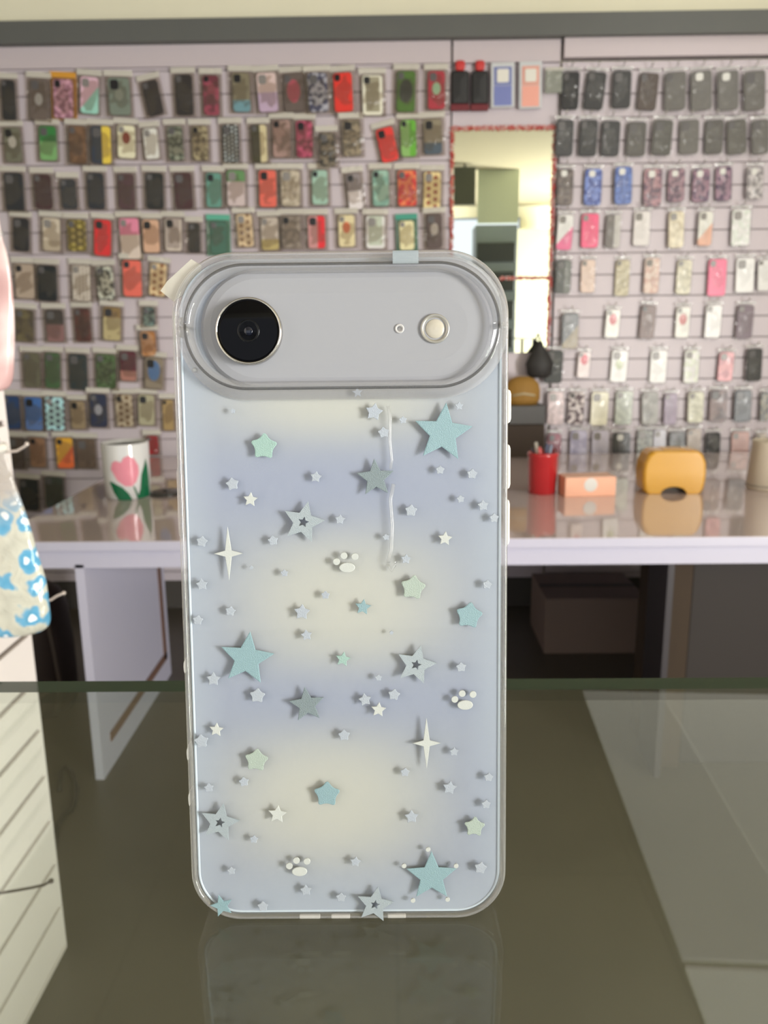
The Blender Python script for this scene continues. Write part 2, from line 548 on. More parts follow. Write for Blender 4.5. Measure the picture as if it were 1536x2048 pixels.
m_btn = clear('case_button', (.9, .9, .9), .55, (.95, .93, .9), .12, 1.5)
bump_part('side_button', 1, 778, 852, .0012, m_btn)
bump_part('side_button', 1, 890, 986, .0011, m_btn)
bump_part('side_button', 1, 1002, 1100, .0010, m_btn)
bump_part('side_button', -1, 928, 1078, .0011, m_edge)
for py in (1335, 1510, 1602):
    bump_part('edge_notch', -1, py - 14, py + 12, .0004, m_btn, .001, .006)
for px0, px1 in ((598, 640), (662, 700), (775, 812)):
    a = L(px0, 1833)[0]; c = L(px1, 1833)[0]
    MB().box(a, c, .0006, .0016, -.00002, .0010).build('port_edge', m_btn, pc, False, .0003)

# raised glitter decorations on the outside of the case
m_st = {
    'teal': solid('glitter_teal', (128, 158, 167), .45, bump=.35, bscale=6000, var=.1, vscale=4000),
    'mint': solid('glitter_mint', (144, 174, 168), .45, bump=.35, bscale=6000, var=.1, vscale=4000),
    'green': solid('glitter_green', (158, 172, 164), .45, bump=.35, bscale=6000, var=.1, vscale=4000),
    'grey': solid('glitter_grey', (116, 130, 136), .5, bump=.35, bscale=6000, var=.22, vscale=3500),
    'silver': solid('glitter_silver', (150, 161, 169), .4, bump=.35, bscale=6000, var=.12, vscale=4000),
    'cream': solid('glitter_cream', (182, 186, 184), .5, bump=.2, bscale=6000),
    'pale': solid('glitter_pale', (160, 168, 180), .45, bump=.3, bscale=6000, var=.06, vscale=4000),
}
SK = .1 / 835
YS = -.00005


def star_pts(r, inner, rot, n=5, roundn=0):
    P = []
    for i in range(2 * n):
        a = R(90 + rot) + math.pi * i / n
        q = r if i % 2 == 0 else r * inner
        P.append(Vector((q * math.cos(a), q * math.sin(a))))
    for _ in range(roundn):
        Q = []
        for i in range(len(P)):
            a, c = P[i], P[(i + 1) % len(P)]
            Q += [a * .75 + c * .25, a * .25 + c * .75]
        P = Q
    return P


def flat(name, polys, px, py, mat, th=.00022, parent=pc, hole=None):
    x0, z0 = L(px, py)
    mb = MB()
    for P in polys:
        if hole:
            k = len(P)
            Hh = hole
            mb.loft([[(p.x, YS, p.y) for p in P], [(p.x, YS - th, p.y) for p in P], [(p.x, YS - th, p.y) for p in Hh], [(p.x, YS, p.y) for p in Hh], [(p.x, YS, p.y) for p in P]], False, False)
        else:
            c = sum(P, Vector((0, 0))) / len(P)
            mb.loft([[(p.x, YS, p.y) for p in P], [(p.x, YS - th * .7, p.y) for p in P], [(c.x + (p.x - c.x) * .93, YS - th, c.y + (p.y - c.y) * .93) for p in P]])
    return at(mb.build(name, mat, parent), x0, 0, z0)


def star(px, py, r, col, rot=0, inner=.45, rnd=0, name='star'):
    return flat(name, [star_pts(r * SK, inner, rot, 5, rnd)], px, py, m_st[col])


for a in ((886, 866, 60, 'teal', -6), (494, 1317, 57, 'teal', -8), (863, 1752, 55, 'teal', 0), (444, 1811, 25, 'teal', 15)): star(*a)
for px, py in ((856, 1698), (808, 1731), (912, 1731), (826, 1800), (895, 1798)):
    flat('star_tip', [[Vector((math.cos(a), math.sin(a))) * 5 * SK for a in [2 * math.pi * i / 12 for i in range(12)]]], px, py, m_st['cream'], .0003)
for a in ((751, 956, 39, 'grey', 3), (614, 1409, 38, 'grey', 6)): star(*a)
for px, py, r, rot in ((607, 1044, 43, -14), (832, 1329, 42, -14), (440, 1644, 42, -12), (750, 1808, 40, -10)):
    P = star_pts(r * SK, .47, rot); Q = star_pts(r * SK * .27, .47, rot)
    flat('star', [P], px, py, m_st['silver'], .0003, pc, Q)
for a in ((528, 893, 30, 'mint', -4), (826, 1175, 29, 'green', -8), (938, 1231, 31, 'teal', -8), (513, 1520, 28, 'green', -6), (654, 1588, 31, 'teal', -2)):
    star(*a, .58, 2)
star(949, 1653, 25, 'green', -4, .55, 1)
for a in ((501, 999, 15), (890, 1077, 15), (757, 1419, 16), (433, 1459, 15), (555, 1628, 20)):
    star(*a, 'cream', -6, .5)
for px, py in ((457, 1107), (853, 1486)):
    P = []
    for i in range(8):
        a = R(90 + 45 * i)
        q = (54 if i in (0, 4) else 29) if i % 2 == 0 else 9
        P.append(Vector((q * math.cos(a), q * math.sin(a))) * SK)
    flat('sparkle', [P], px, py, m_st['cream'])
for px, py in ((692, 1124), (928, 1399), (597, 1732)):
    def disc(x, y, rx, ry): return [Vector((x + rx * math.cos(a), y + ry * math.sin(a))) * SK for a in [2 * math.pi * i / 16 for i in range(16)]]
    flat('paw_print', [disc(2, -11, 16, 10), disc(-19, 1, 7, 7), disc(-4, 13, 7, 7), disc(18, 11, 7, 7)], px, py, m_st['cream'], .0003)
small = [(748, 824, 18), (767, 865, 13), (806, 840, 9), (918, 812, 9), (880, 940, 10), (944, 948, 12), (632, 954, 12), (465, 968, 15), (921, 998, 9), (966, 1011, 12), (988, 1036, 11), (822, 1021, 14), (680, 1039, 11), (404, 1083, 13), (546, 1081, 12), (404, 1169, 13), (569, 1146, 9), (651, 1190, 10), (604, 1224, 17), (396, 1240, 12), (461, 1222, 12), (613, 1270, 12), (922, 1334, 12), (757, 1355, 8), (427, 1358, 15), (515, 1391, 18), (788, 1389, 14), (730, 1399, 14), (403, 1482, 17), (688, 1470, 14), (908, 1503, 10), (810, 1544, 11), (977, 1554, 11), (899, 1575, 15), (488, 1563, 12), (418, 1575, 11), (823, 1633, 15), (972, 1608, 11), (508, 1678, 10), (711, 1723, 12), (961, 1735, 15), (463, 1741, 10), (612, 1780, 13), (526, 1812, 13), (682, 1794, 12), (812, 1118, 11), (974, 1169, 11), (772, 1074, 8), (466, 822, 6), (503, 1135, 5), (783, 1265, 5)]
for i, (px, py, r) in enumerate(small):
    star(px, py, r, 'pale', (i * 37) % 20 - 10, .58, 1 if i % 3 else 0, 'star')
star(726, 1214, 17, 'teal', -8, .5); star(686, 1318, 16, 'mint', -10, .5)


def tube_px(name, pts, r, mat, y=-.00005, parent=pc):
    P = []
    for px, py in pts:
        x, z = L(px, py); P.append((x, y, z))
    return MB().tube(P, r, 8).build(name, mat, parent, True)


m_gel = clear('gel', (.96, .96, .96), .14, (.7, .72, .74), .15)
tube_px('film_crease', [(776, 812), (781, 835), (780, 880), (784, 920), (781, 938)], .00035, m_gel)
tube_px('film_crease', [(787, 968), (781, 1000), (785, 1050), (783, 1100), (776, 1125)], .00045, m_gel)
tube_px('film_crease', [(776, 1130), (783, 1142), (790, 1130), (792, 1124)], .0003, m_gel)
# tape over the top edge and the folded film tab on the upper left corner
x0, z0 = L(785, 500); x1_, z1_ = L(836, 532)
MB().box(x0, x1_, -.0031, -.0028, z1_, H - .0012).box(x0, x1_, -.0031, .004, H - .0013, H - .001).build('clear_tape', clear('tape', (.9, .93, .95), .35, (.5, .56, .6), .2), pc)
pts = [L(*p) for p in ((332, 560), (380, 516), (400, 528), (398, 560), (345, 602), (318, 580))]
MB().loft([[(x, .0012, z) for x, z in pts], [(x, .0016, z) for x, z in pts]]).build('film_tab', clear('tab', (.85, .84, .78), .4, (.75, .73, .66), .3), pc)
for px, py, r in ((365, 642, .0009), (366, 663, .0015), (1007, 655, .0006), (390, 740, .0006)):
    x, z = L(px, py, -.001)
    at(lathe([(r, .0004), (r * .9, -.0003), (r * .5, -.0006), (0, -.0007)], 20, 'y').build('gel_drop', m_gel, pc, True), x, -.0012, z)
star(715, 785, 11, 'pale', 5)

# ------------------------------------------------------------------ glass counter
GY = onZ(768, 1359, CZ).y
m_glass = clear('counter_glass', (.90, .945, .90), .03, (.55, .55, .42), .012, 1.52)
m_gedge = solid('glass_edge_green', (18, 40, 27), .4, spec=.2)
gt = thing('glass_countertop', 'greenish clear glass countertop that the upright phone stands on', 'countertop', (0, 0, CZ - .005))
m_under = m_glass
mb = MB(); mb.v = [(-1.3, -.45, .005), (1.3, -.45, .005), (1.3, GY, .005), (-1.3, GY, .005)]; mb.f = [(0, 1, 2, 3)]
mb2 = MB().box(-.69, 1.3, -.45, GY, 0, .005)
o = mk('glass_sheet', mb2.v, mb2.f, None, gt, False, [m_glass, m_gedge], None)
for p in o.data.polygons:
    if abs(p.normal.z) < .5: p.material_index = 1
cb = thing('counter_cabinet', 'low white cabinet with steel posts carrying the glass countertop', 'cabinet', (0, -.1, 0))
MB().box(-.68, 1.25, -.33, GY + .06, 0, .40).build('body', m_slat, cb, False, .004)
for sx in (-.66, 1.23):
    for yy in (-.30, GY + .03):
        MB().box(sx - .012, sx + .012, yy - .012, yy + .012, .4, CZ - .005).build('post', solid('steel', (150, 150, 150), .3, 1), cb)

# ------------------------------------------------------------------ left slatwall stand
q = onZ(133, 1895, 0)
SX, SYf = q.x, q.y
print('STAND', SX, SYf, 'counter', CZ, GY, 'PIT', PIT)
m_slat2 = solid('slat_white_side', (238, 230, 226), .4)
v = MB(); fm = []
zr = onX(70, 1455, SX)
zs = []
z = onY(66, 1455, SYf).z % .106
while z < 2.1: zs.append(z); z += .106
ed = [.0] + zs + [2.1]
v.box(SX - .03, SX - .008, -.6, SYf, 0, 2.1); fm += [1] * 6
for a, c in zip(ed[:-1], ed[1:]):
    v.box(SX - .0085, SX, -.6, SYf, a + .0058, c - .0058); fm += [0] * 6
v.box(SX - .03, SX - .0005, SYf, SYf + .004, 0, 2.1); fm += [2] * 6
o = mk('slatwall_stand', v.v, v.f, None, None, False, [m_slat2, solid('groove2', (96, 86, 80), .6), m_slat2], fm)
tag(o, 'white grooved display panel at the left edge, holding the hanging bags', 'display panel')

# ------------------------------------------------------------------ table
TZ = .757
TY0 = onZ(900, 1078, TZ).y
TXL = onZ(-35, 1088, TZ).x
TXR = 2.9
m_top = solid('table_top_gloss', (196, 180, 178), .06, coat=.6, var=.03, vscale=2)
m_lil = solid('table_edge_white', (190, 188, 206), .35)
tb = thing('display_table', 'long glossy white table in front of the phone case wall', 'table', ((TXL + TXR) / 2, TY0, 0))
ox = -(TXL + TXR) / 2
zap = onY(900, 1135, TY0).z
zfr = onY(900, 1098, TY0).z
MB().box(TXL + ox, TXR + ox, 0, WALL - TY0 - .06, zfr, TZ - .001).build('tabletop', m_lil, tb, False, .003)
MB().box(TXL + ox + .003, TXR + ox - .003, .003, WALL - TY0 - .062, TZ - .0012, TZ).build('gloss_surface', m_top, tb)
MB().box(TXL + ox + .01, TXR + ox - .01, .02, .04, zap, zfr).build('apron', m_lil, tb)
# left leg panel
lx0 = onY(148, 1120, TY0 + .02).x; lx1 = onY(166, 1120, TY0 + .02).x
MB().box(lx0 + ox, lx1 + ox, .02, .80, 0, zap + .01).build('leg_panel', m_lil, tb)
ch = solid('channel_brown', (112, 84, 72), .6)
far = .80 - .05
MB().box(lx1 + ox, lx1 + ox + .004, far - .035, far, .09, zap).box(lx1 + ox, lx1 + ox + .004, .10, far, .085, .115).build('edge_channel', ch, tb)
MB().box(lx1 + ox + .004, .75 + ox, .06, .08, zap - .09 + .0, zap).build('rear_apron', m_lil, tb) if False else None
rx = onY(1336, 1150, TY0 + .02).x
MB().box(rx + ox, rx + .018 + ox, .02, .19, 0, zap).build('leg_panel', solid('leg_shaded', (46, 41, 45), .5), tb)['label'] = 'leg panel with shade put into its dark grey colour'  # white panel turned away from the window; its shade is in this colour

# boxes under the table at right
def simple_box(name, label, cat, x0, x1, y0, y1, z0, z1, mat, bevel=.003, flap=None):
    t = thing(name, label, cat, ((x0 + x1) / 2, (y0 + y1) / 2, z0))
    hx, hy = (x1 - x0) / 2, (y1 - y0) / 2
    MB().box(-hx, hx, -hy, hy, 0, z1 - z0).build('body', mat, t, False, bevel)
    if flap:
        MB().box(-hx * .99, hx * .99, -hy * .12, hy * .12, z1 - z0, z1 - z0 + .002).build('tape_strip', flap, t)
    return t


m_card = solid('cardboard', (54, 40, 25), .8, var=.1)
m_dk = solid('dark_brown_box', (38, 31, 28), .7)
simple_box('cardboard_box', 'brown cardboard box under the table beside the right leg panel', 'box', rx + .022, rx + .095, TY0 + .08, TY0 + .35, 0, .66, m_card, .003, solid('tape', (120, 90, 60), .3))
simple_box('storage_box', 'dark brown storage box under the table at the right edge', 'box', rx + .10, rx + .80, TY0 + .10, TY0 + .55, 0, .665, m_dk, .006, solid('tape2', (60, 45, 38), .4))

xa = onY(1090, 1250, 3.2).x; xb = onY(1290, 1250, 3.2).x
simple_box('reflection_box', 'added low taupe box standing in for a faint floor reflection under the table', 'box', xa, xb, 3.2, 3.55, 0, .24, solid('taupe_box', (132, 114, 106), .7), .003, MC['tape2'])  # added box; its taupe stands in for a faint reflection on the floor
# ------------------------------------------------------------------ things on the table
def tpos(px, py): return onZ(px, py, TZ)


p = tpos(246, 1000)
dep = (p - CAM).dot(CR @ Vector((0, 0, -1)))
mr = 47 * dep / F
p.y += mr * .8
mh = .112 * dep / F * 1000 * 1.0
t = thing('ceramic_pot', 'white ceramic pot with a painted pink tulip, on the table', 'pot', (p.x, p.y, TZ), (0, 0, R(18)))
lathe([(mr * .86, 0), (mr * .93, .004), (mr * .97, mh * .4), (mr, mh - .004), (mr * .99, mh), (mr * .93, mh), (mr * .92, mh - .01), (mr * .88, .03), (0, .03)], 64).build('pot_body', solid('ceramic_white', (214, 214, 214), .12, coat=.5), t, True)
m_in = solid('pot_inside', (36, 36, 34), .6)
lathe([(mr * .915, mh - .012), (mr * .9, mh - .02), (0, mh - .02)], 48).build('opening_shade', m_in, t, True)  # dark disc colours in the shade inside the open pot


def rad(z): return mr * ((.93 + .04 * z / .4) if z < .4 else (.97 + .03 * (z - .4) / .6))


def wrap(name, pts, mat, off=.0014):
    """painted shape wrapped round the pot; pts in pot units (x -1..1, z 0..1), subdivided fan"""
    P = []
    n = len(pts)
    for i in range(n):
        a, c = pts[i], pts[(i + 1) % n]
        for k in range(3):
            P.append((a[0] + (c[0] - a[0]) * k / 3, a[1] + (c[1] - a[1]) * k / 3))
    cx = sum(q[0] for q in P) / len(P); czz = sum(q[1] for q in P) / len(P)
    rings = [1, .75, .5, .25]
    vv = []; ff = []
    for s in rings:
        for q in P:
            x = cx + (q[0] - cx) * s; z = czz + (q[1] - czz) * s
            x = max(-.97, min(.97, x)); a = math.asin(x)
            rr = rad(z) + off
            vv.append((rr * math.sin(a), -rr * math.cos(a), z * mh))
    k = len(P)
    for i in range(3):
        for j in range(k):
            ff.append((i * k + j, i * k + (j + 1) % k, (i + 1) * k + (j + 1) % k, (i + 1) * k + j))
    x = max(-.97, min(.97, cx)); a = math.asin(x); rr = rad(czz) + off
    vv.append((rr * math.sin(a), -rr * math.cos(a), czz * mh))
    for j in range(k): ff.append((3 * k + j, 3 * k + (j + 1) % k, 4 * k))
    return mk(name, vv, ff, mat, t, True)


def cp(pts): return [((x - 982) / 185, (2040 - y) / 440) for x, y in pts]


wrap('tulip_flower', cp([(865, 1790), (878, 1740), (905, 1722), (945, 1738), (965, 1700), (1005, 1685), (1045, 1712), (1072, 1770), (1074, 1830), (1050, 1895), (1015, 1930), (960, 1925), (905, 1880)]), solid('tulip_pink', (222, 140, 156), .15, var=.08, vscale=30))
wrap('tulip_leaf', cp([(845, 1888), (870, 1895), (940, 1935), (985, 1985), (1010, 2036), (960, 2038), (900, 2036), (868, 1975)]), solid('leaf_green', (20, 100, 66), .15))
wrap('tulip_leaf', cp([(1130, 1722), (1142, 1790), (1150, 1900), (1150, 2030), (1100, 2036), (1050, 2034), (1078, 1960), (1090, 1850), (1118, 1770)]), MC['leaf_green'])
wrap('tulip_stem', cp([(1022, 1932), (1034, 1932), (1058, 2000), (1065, 2036), (1052, 2036), (1040, 1990)]), MC['leaf_green'])

p = tpos(333, 988)
t = thing('round_lid', 'small black round lid lying on the table right of the tulip pot', 'lid', (p.x, p.y, TZ))
lathe([(.055, 0), (.058, .003), (.057, .009), (.05, .012), (0, .012)], 40).build('lid_disc', solid('lid_black', (52, 50, 48), .3), t, True)
lathe([(.012, .012), (.012, .016), (.009, .018), (0, .018)], 20).build('lid_knob', MC['lid_black'], t, True)

# red cup with trinkets
p = tpos(1089, 991); dep = (p - CAM).dot(CR @ Vector((0, 0, -1))); r = 30 * dep / F; h = 84 * dep / F; p.y += r
t = thing('pencil_cup', 'red cup stuffed with small trinkets at the left of the orange box', 'cup', (p.x, p.y, TZ))
lathe([(r * .9, 0), (r * .94, .003), (r, h * .9), (r * 1.04, h * .92), (r * 1.04, h * .97), (r * .95, h), (r * .88, h * .98), (r * .85, .01), (0, .01)], 48).build('cup_body', solid('cup_red', (176, 36, 42), .2, coat=.4), t, True)
random.seed(3)
for i, c in enumerate([(180, 60, 60), (90, 100, 130), (210, 205, 200), (60, 60, 70), (200, 90, 90), (120, 130, 150)]):
    a = i * 1.05; x, y = .6 * r * math.cos(a), .6 * r * math.sin(a)
    MB().tube([(x * .5, y * .5, .02), (x, y, h * .95), (x * 1.3, y * 1.3, h + .012 + .008 * (i % 3))], .006, 8).build('trinket', solid('trinket_%d' % i, c, .4), t, True)

# orange box
p = tpos(1178, 993)
s = (p - CAM).dot(CR @ Vector((0, 0, -1))) / F
bw, bh = 104 * s, 38 * s
t = thing('product_box', 'small peach and orange cardboard box lying right of the red cup', 'box', (p.x, p.y + .04, TZ), (0, 0, R(6)))
MB().box(-bw / 2, bw / 2, -.04, .05, 0, bh).build('box_body', solid('peach', (238, 176, 146), .5, var=.12, vscale=14), t, False, .002)
MB().box(-bw / 2 + .002, bw / 2 - .002, -.038, .048, bh, bh + .002).build('box_lid', solid('peach_lid', (226, 182, 158), .5), t)
lathe([(.024, 0), (.022, -.0006), (0, -.0008)], 24, 'y').build('white_label', solid('label_white', (215, 212, 208), .5), t).location = (.0, -.0405, bh * .62)
bpy.context.view_layer.update()

# yellow container with rounded body and an arched cut-out
p = tpos(1349, 989); s = (p - CAM).dot(CR @ Vector((0, 0, -1))) / F
yw, yh = 128 * s, 88 * s
t = thing('yellow_container', 'yellow rounded plastic container with an arched notch at its foot', 'container', (p.x, p.y + .06, TZ), (0, 0, R(-1)))
half = [(.0, 1), (.30, 1), (.36, .985), (.43, .90), (.485, .72), (.5, .5), (.495, .3), (.475, .12), (.44, .02), (.40, 0), (.22, 0)]
arch = [(.22 * math.cos(R(a)), .17 * math.sin(R(a))) for a in range(15, 90, 15)]
prof = half + arch
full = prof + [(0, .17)] + [(-x, z) for x, z in reversed(prof[1:])]
loops = []
for y, k in ((-.055, .90), (-.05, .96), (-.035, 1), (.035, 1), (.05, .96), (.055, .90)):
    loops.append([(x * yw * k, y, (z - .5) * yh * (k if z > .3 else 1) + .5 * yh) for x, z in full])
MB().loft(loops).build('container_body', solid('yellow_plastic', (206, 152, 46), .25, coat=.3), t, False, .002)
MB().box(-yw * .16, yw * .16, -.035, .035, yh * .985, yh * 1.01).build('lid_panel', solid('yellow_lid', (212, 160, 56), .3), t, False, .003)
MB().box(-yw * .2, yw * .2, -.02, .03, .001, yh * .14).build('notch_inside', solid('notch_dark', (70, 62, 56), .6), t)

# beige cup at right edge
p = tpos(1548, 985); s = (p - CAM).dot(CR @ Vector((0, 0, -1))) / F
t = thing('beige_cup', 'tall beige cup cut off by the right edge of the photo', 'cup', (p.x, p.y + 40 * s, TZ))
r = 38 * s; h = 100 * s
lathe([(r * .92, 0), (r, .006), (r * .84, h * .94), (r * .86, h), (r * .80, h), (r * .78, h - .01), (r * .8, .02), (0, .02)], 40).build('cup_body', solid('beige', (196, 184, 166), .5), t, True)
lathe([(r * .985, .012), (r * 1.01, .014), (r * 1.0, .02), (r * .975, .022)], 40).build('foot_ring', solid('beige_ring', (150, 140, 128), .5), t, True)

# stack at the wall next to the mirror: dark case, grey board, brown bag, black bag, white cup
ya = WALL - .16
a0 = onY(1012, 905, ya).x; a1 = onY(1088, 905, ya).x
z1 = onY(1060, 850, ya).z; z2 = onY(1060, 812, ya).z; z3 = onY(1060, 755, ya).z; z4 = onY(1060, 690, ya).z
simple_box('storage_crate', 'dark crate on the table against the wall below the mirror', 'crate', a0, a1, ya, WALL - .01, TZ, z1, solid('crate_dark', (62, 50, 42), .7), .004, MC['lid_black'])
simple_box('grey_box', 'flat dark grey box lying on the dark crate below the mirror', 'box', a0 + .01, a1, ya, WALL - .01, z1 + .003, z2, solid('greybox', (92, 92, 94), .6), .003, MC['lid_black'])
cx = (a0 + a1) / 2
t = thing('brown_pouch', 'mustard brown soft pouch on the grey box below the mirror', 'pouch', (cx - .012, ya + .052, z2 + .002))
hh = z3 - z2
loops = []
for k, sc in ((0, .85), (.2, 1), (.5, 1), (.75, .9), (.92, .65), (1, .3)):
    loops.append([(.080 * sc * math.cos(a), .05 * sc * math.sin(a), k * hh) for a in [2 * math.pi * i / 24 for i in range(24)]])
MB().loft(loops).build('pouch_body', solid('mustard', (150, 112, 48), .7, bump=.4, bscale=40), t, True)
MB().tube([(-.05, -.045, hh * .35), (0, -.052, hh * .42), (.05, -.045, hh * .35)], .004).build('zip', solid('zip', (190, 180, 150), .3), t, True)
t = thing('black_pouch', 'black drawstring pouch hanging by the lower right mirror corner', 'pouch', (onY(1076, 760, WALL - .04).x, WALL - .062, onY(1082, 755, WALL - .04).z))
hh = onY(1082, 682, WALL - .04).z - onY(1082, 755, WALL - .04).z
loops = []
for k, sc in ((0, .6), (.1, .9), (.4, 1), (.65, .7), (.85, .3), (1, .16)):
    loops.append([(.062 * sc * math.cos(a), .035 * sc * math.sin(a), k * hh) for a in [2 * math.pi * i / 20 for i in range(20)]])
MB().loft(loops).build('pouch_body', solid('pouch_black', (40, 38, 38), .6), t, True)
MB().tube([(0, 0, hh), (.0, .02, hh + .02), (0, .045, hh + .03)], .004).build('drawstring', MC['pouch_black'], t, True)
# ------------------------------------------------------------------ mirror
mx0 = onY(904, 300, WALL).x; mx1 = onY(1108, 300, WALL).x; mz1 = onY(1005, 257, WALL).z; mz0 = onY(1060, 705, WALL).z
t = thing('wall_mirror', 'tall wall mirror edged with red and white tinsel, between the case displays', 'mirror', ((mx0 + mx1) / 2, WALL, mz0))
mw = (mx1 - mx0) / 2; mhh = mz1 - mz0
m_mir = solid('mirror_silver', (.88, .92, .84), .01, 1)
MB().box(-mw, mw, -.006, .0115, 0, mhh).build('mirror_glass', m_mir, t)


def tinsel(name, path, n, mats, size=.013):
    vv = []; ff = []; fm = []
    rnd = random.Random(5)
    for i in range(n):
        u = i / n * (len(path) - 1); k = int(u); u -= k
        p = Vector(path[k]).lerp(Vector(path[min(k + 1, len(path) - 1)]), u)
        for j in range(3):
            a = rnd.random() * 6.28; d = Vector((math.cos(a), -.5 - rnd.random() * .5, math.sin(a))) * size * (.6 + rnd.random() * .7)
            s = Vector((-d.z, 0, d.x)).normalized() * .0035
            m = len(vv); vv += [p - s, p + s, p + d + s * .4, p + d - s * .4, p + Vector((0, -.004, 0)) + d * .4]
            ff += [(m, m + 1, m + 4), (m + 1, m + 2, m + 4), (m + 2, m + 3, m + 4), (m + 3, m, m + 4)]
            q = int(rnd.random() * 2.2 + (1 if int(i / n * 90) % 3 == 0 else 0)); q = min(q, len(mats) - 1)
            fm += [q] * 4
    return mk(name, vv, ff, None, t, False, mats, fm)


tm = [solid('tinsel_red', (190, 40, 44), .35), solid('tinsel_coral', (214, 120, 108), .35), solid('tinsel_white', (222, 206, 200), .35)]
tinsel('tinsel_trim', [(-mw, -.006, 0), (-mw, -.006, mhh), (mw, -.006, mhh), (mw, -.006, 0)], 700, tm, .010)
zt = onY(1060, 556, WALL).z - mz0
tinsel('tinsel_trim', [(0, -.006, zt), (mw, -.006, zt)], 90, tm, .008)

# what stands behind the camera and shows in the mirror
def mirror_pt(px, py, Y):
    """point on plane y=Y behind the camera that the mirror shows at px, py"""
    q = onY(px, py, 2 * (WALL - .006) - Y)
    return q.x, q.z


xa, za = mirror_pt(952, 450, -1.6); xb, zb_ = mirror_pt(1030, 700, -1.6)
t = thing('display_cabinet', 'tall grey display cabinet behind the camera, seen in the mirror', 'cabinet', ((xa + xb) / 2, -1.8, 0))
hw = (xb - xa) / 2
MB().box(-hw, hw, -.2, .18, 0, za).build('cabinet_body', solid('cab_grey', (112, 122, 126), .4), t, False, .004)
for k in range(4):
    z = za - .18 - k * .3
    MB().box(-hw + .02, hw - .02, .17, .195, z - .20, z).build('shelf_goods', solid('goods_dark', (42, 46, 46), .6, bump=.5), t, False, .01)
xa2, za2 = mirror_pt(956, 355, -.9); xb2, zb2 = mirror_pt(1036, 446, -.9)
t = thing('hanging_board', 'pale green hanging board behind the camera, seen in the mirror', 'board', ((xa2 + xb2) / 2, -.9, min(zb2, 2.4)))
MB().box(-(xb2 - xa2) / 2, (xb2 - xa2) / 2, -.01, .01, 0, CEIL - .0 - min(zb2, 2.4)).build('board_panel', solid('pale_green', (222, 236, 214), .6), t)
xa3, za3 = mirror_pt(908, 320, -.6); xb3, zb3 = mirror_pt(950, 410, -.6)
t = thing('hanging_sign', 'dark blank hanging sign behind the camera, seen in the mirror', 'sign', ((xa3 + xb3) / 2, -.6, zb3))
MB().box(-(xb3 - xa3) / 2, (xb3 - xa3) / 2, -.02, .02, 0, min(CEIL - .03, za3) - zb3).build('sign_panel', solid('sign_dark', (92, 98, 88), .6), t)
MB().box(-.01, .01, -.005, .005, min(CEIL - .03, za3) - zb3, CEIL - zb3).build('sign_rod', MC['sign_dark'], t)
# pale partition wall panel behind camera right
xa4, _ = mirror_pt(1034, 500, -3.0); xb4, _ = mirror_pt(1125, 500, -3.0)
t = tag(MB().box(xa4, xb4 + .1, -3.04, -3.0, 0, 2.45).build('partition_panel', solid('partition_cream', (176, 172, 148), .7)), 'cream partition panel behind the camera, seen in the mirror', 'partition')

